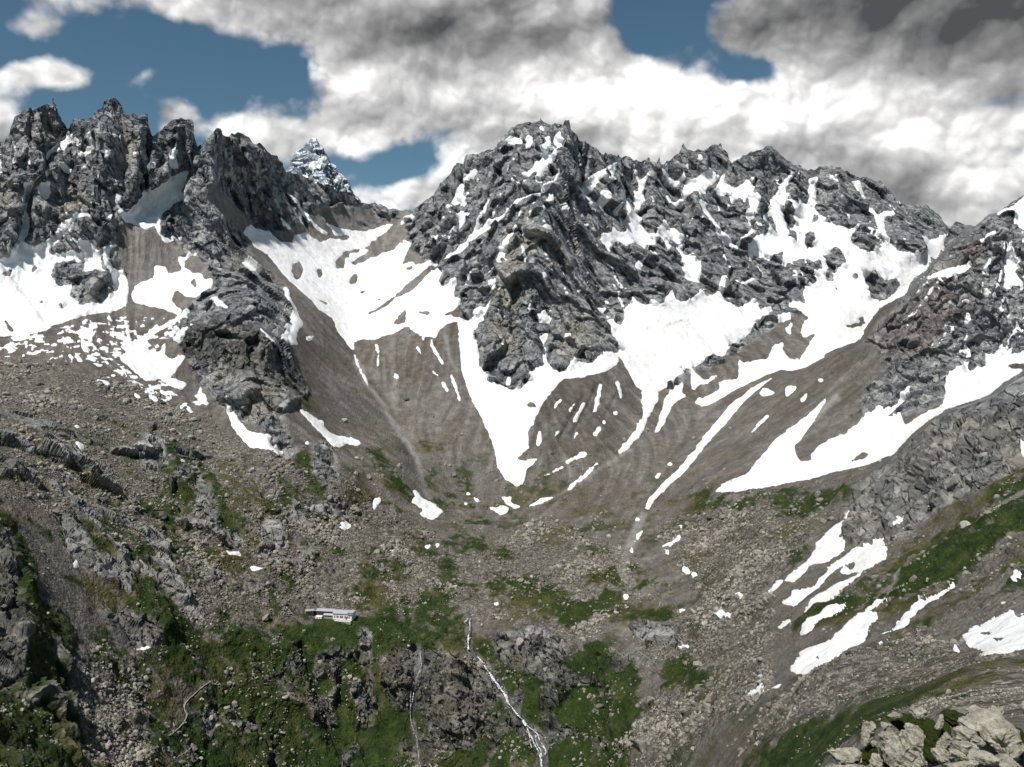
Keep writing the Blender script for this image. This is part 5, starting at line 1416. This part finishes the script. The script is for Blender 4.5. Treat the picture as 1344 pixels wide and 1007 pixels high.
M_WHITE = plain('white_render', (0.80, 0.79, 0.77), 0.8, 0, 0.3, 0.6, 0.06)
M_ROOF = plain('sheet_metal_roof', (0.52, 0.53, 0.56), 0.42, 0.35, 0.5, 0.5, 0.12)
M_WOOD = plain('dark_timber', (0.045, 0.038, 0.034), 0.8, 0, 0.3, 1.0, 0.3)
M_GLASS = plain('dark_window_glass', (0.02, 0.022, 0.026), 0.15, 0, 0.5)
M_WALL = plain('dry_stone', (0.30, 0.28, 0.24), 0.9, 0, 0.2, 1.2, 0.35)
hut = link('alpine_hut', None, None, None, tuple(HUT))
hut.rotation_euler = (0, 0, math.radians(-9))
tag(hut, "long white and silver roofed alpine hut on the green terrace", 'building')
# main white wing on the right, timber wing on the left, one long low metal roof
box('wall', 0.3, 13.6, -1.0, 7.0, -0.5, 3.9, M_WHITE, hut)
box('timber_wall', -12.2, 0.3, 1.2, 7.0, -0.5, 4.3, M_WOOD, hut)
prism('roof', -12.8, 0.1, [(0.8, 4.4), (4.2, 5.0), (7.7, 4.2), (7.7, 4.05), (4.2, 4.85), (0.8, 4.25)], M_ROOF, hut)
rf = prism('roof', 0.1, 14.2, [(-1.5, 4.05), (3.0, 5.0), (7.7, 4.0), (7.7, 3.85), (3.0, 4.85), (-1.5, 3.9)], M_ROOF, hut)
box('chimney', 5.6, 6.4, 3.2, 4.0, 5.0, 6.5, M_WALL, rf)
box('gable_dormer', 10.6, 14.3, -1.75, 3.0, 3.95, 4.9, M_WHITE, rf)
box('dormer_roof', 10.4, 14.7, -2.0, 3.4, 4.9, 5.05, M_ROOF, rf)
box('veranda', -6.4, 0.25, -0.4, 1.2, -0.4, 1.2, M_WALL, hut)
prism('veranda_roof', -6.7, 0.28, [(-0.9, 2.35), (1.2, 3.0), (1.2, 2.85), (-0.9, 2.2)], M_ROOF, hut)
for xx in (-6.2, -4.2, -2.2, -0.2):
    box('post', xx, xx + 0.16, -0.38, -0.24, 1.2, 2.3, M_WHITE, hut)
box('annex_wall', -12.0, -7.6, -1.2, 1.2, -0.8, 1.3, M_WHITE, hut)
for k, xx in enumerate((1.4, 2.9, 3.7, 5.3, 6.1, 6.9, 8.5, 10.3, 11.5)):
    wd = box('window', xx, xx + 0.62, -1.06, -0.94, 1.35, 2.45, M_GLASS, hut)
    box('window_sill', xx - 0.08, xx + 0.7, -1.2, -1.0, 1.24, 1.35, M_WOOD, wd)
    if k in (1, 2, 4, 7):
        box('window_frame', xx + 0.28, xx + 0.34, -1.1, -1.05, 1.35, 2.45, M_WHITE, wd)
for xx in (11.1, 12.3, 13.3):
    box('window', xx, xx + 0.5, -1.82, -1.7, 4.2, 4.65, M_GLASS, rf)
for xx in (-11.0, -9.2):
    box('window', xx, xx + 0.6, -1.27, -1.15, 0.1, 0.7, M_GLASS, hut)
d_ = box('door', -0.05 + 10.9, 11.0, 0, 0.1, 0, 0.1, M_WOOD, hut)
d_.data = box('door_leaf_tmp', 9.35, 10.15, -1.1, -0.98, 0.0, 2.1, M_WOOD, hut).data
bpy.data.objects.remove(bpy.data.objects['door_leaf_tmp'])
box('terrace', 2.2, 13.9, -3.6, -1.0, -2.2, -0.1, M_WALL, hut)
box('terrace_parapet', 2.2, 13.9, -3.75, -3.6, -0.6, 0.25, M_WHITE, hut)
box('stone_base', 2.0, 14.0, -1.02, 7.1, -2.5, -0.5, M_WALL, hut)
box('cellar_tower', -6.4, -4.0, -3.4, -0.4, -2.6, -0.45, M_WALL, hut)
box('cellar_door', -5.5, -4.7, -3.46, -3.38, -2.5, -0.9, M_WOOD, hut)
shed = link('shed', None, None, None, tuple(HUT + np.array([-17.2, 6.2, 1.0])))
shed.rotation_euler = (0, 0, math.radians(14))
tag(shed, "small dark timber shed left of the alpine hut", 'shed')
box('wall', -2.6, 2.6, -1.6, 2.2, -2.0, 2.65, M_WOOD, shed)
prism('roof', -3.1, 3.1, [(-1.9, 2.7), (0.9, 3.2), (2.7, 2.6), (2.7, 2.45), (0.9, 3.05), (-1.9, 2.55)], plain('weathered_roof', (0.33, 0.31, 0.30), 0.7, 0.1, 0.3, 0.8, 0.2), shed)
box('door', -0.5, 0.6, -1.68, -1.58, -1.2, 1.1, M_GLASS, shed)

# ------------------------------------------------------------------ summit crosses
M_CROSS = plain('cross_metal', (0.06, 0.06, 0.065), 0.6, 0.5, 0.4)
for (cx_, cy_, hpx, lab) in ((709, 160, 6.5, "dark summit cross on top of the central peak"), (69, 136, 6.5, "thin summit cross on the leftmost rock tower")):
    p = ground_at(cx_, cy_)
    hm = hpx * p[1] / F
    cr = link('summit_cross', None, None, None, tuple(p))
    tag(cr, lab, 'cross', 'summit crosses')
    box('upright', -0.3, 0.3, -0.3, 0.3, -3, hm, M_CROSS, cr)
    box('crossbar', -1.6, 1.6, -0.22, 0.22, hm * 0.66, hm * 0.66 + 0.5, M_CROSS, cr)

# ------------------------------------------------------------------ water and paths
def water_material():
    m, g, bs = new_mat('white_water')
    geo = g.n('ShaderNodeNewGeometry')
    n = g.noise(g.vm('MULTIPLY', geo.outputs['Position'], (1, 1, 0.4)), 1.1, 5, 0.65)
    g.put(bs.inputs['Base Color'], g.ramp(n, [(0.40, (0.07, 0.08, 0.08)), (0.50, (0.40, 0.43, 0.45)), (0.60, (0.85, 0.87, 0.89))]))
    bs.inputs['Roughness'].default_value = 0.35
    return m


M_WATER = water_material()
M_PATH = plain('trodden_path', (0.26, 0.235, 0.19), 0.95, 0, 0.1, 0.8, 0.25)


def ribbon_geo(pts, w0, w1, jag, seed, lift):
    P = np.array(pts, float)
    seg = np.r_[0, np.cumsum(np.linalg.norm(np.diff(P, axis=0), axis=1))]
    s = np.arange(0, seg[-1], 1.3)
    x = np.interp(s, seg, P[:, 0])
    y = np.interp(s, seg, P[:, 1])
    r = np.random.default_rng(seed)
    k = np.exp(-0.5 * (np.arange(-4, 5) / 1.6) ** 2)
    x = x + np.convolve(r.normal(0, jag, len(s) + 8), k / k.sum(), 'valid') * 1.6
    w = np.linspace(w0, w1, len(s)) * np.clip(1 + np.convolve(r.normal(0, .6, len(s) + 8), k / k.sum(), 'valid'), .35, 1.7)
    q = np.stack([ground_at(a, b) for a, b in zip(x, y)])
    q = np.stack([np.convolve(np.pad(q[:, i], 2, mode='edge'), np.ones(5) / 5, 'valid') for i in range(3)], 1)
    q += np.array([0, -lift, lift * 0.6])
    wid = (w * q[:, 1] / F)[:, None] * np.array([[0.5, 0, 0]])
    return np.concatenate([q - wid, q + np.array([[0, -0.25, 0.15]]), q + wid]), len(s)


def water(name, lab, strands, mat, lift=1.3):
    Vs, Fs, o = [], [], 0
    for k, (pts, a, b, j) in enumerate(strands):
        V, n = ribbon_geo(pts, a, b, j, k + len(pts) * 7, lift)
        i = np.arange(n - 1)
        for u, v in ((0, n), (n, 2 * n)):
            Fs.append(np.stack([i + u, i + u + 1, i + v + 1, i + v], 1) + o)
        Vs.append(V)
        o += len(V)
    tag(link(name, make_mesh(name, np.concatenate(Vs), np.concatenate(Fs), None, True), mat), lab, None, None, 'structure')


water('waterfall', "white braided waterfall tumbling down the dark cliff", [
    ([(617, 812), (617, 825), (616, 836), (614, 845), (614, 855)], 1.4, 2.0, .9), ([(609, 818), (616, 811)], 1.2, 1, .2), ([(626, 861), (630, 866), (635, 871)], 1.6, 2, .3),
    ([(636, 873), (642, 882), (648, 893), (656, 903), (662, 912), (667, 923), (675, 933), (681, 941), (688, 949), (692, 955)], 2.0, 3.2, .7), ([(644, 885), (651, 897), (657, 907)], 1.6, 1.4, .4),
    ([(690, 952), (698, 958), (705, 964), (708, 972), (713, 980), (716, 987), (713, 993), (710, 1000), (712, 1012)], 1.5, 1.8, .6), ([(690, 954), (696, 966), (701, 976), (706, 986), (709, 996), (711, 1012)], 1.3, 1.4, .6), ([(692, 955), (695, 968), (698, 985)], 1.2, .8, .4), ([(703, 965), (704, 975), (709, 985), (711, 995)], 1.3, 1.2, .5)], M_WATER, 2.0)
water('cascade', "thin cascade running down the cliff left of the waterfall", [
    ([(552, 856), (552, 868), (551, 880), (547, 890), (541, 900), (539, 912), (540, 925), (538, 938), (541, 952), (545, 965), (549, 980), (551, 992), (552, 1012)], .55, .4, 1.0), ([(541, 900), (543, 915), (540, 930)], .6, .5, .4)], M_WATER, 2.0)
water('path', "pale zigzag footpath on the grass at lower left", [([(278, 893), (262, 905), (250, 916), (243, 924), (243, 934), (247, 938), (240, 950), (228, 962), (220, 968)], 1.8, 1.6, .3), ([(247, 936), (240, 952)], 2.6, 1.4, .3), ([(254, 978), (244, 988), (232, 996), (228, 999)], 1.6, 1.2, .3)], M_PATH, .5)
water('path', "faint footpath crossing the slope above the dark green hollow", [([(828, 848), (842, 858), (855, 868), (864, 873)], 1.3, 1.0, .2), ([(848, 876), (860, 882)], 1.2, .8, .2)], M_PATH, .5)
print('done', round(time.time() - T0, 1))
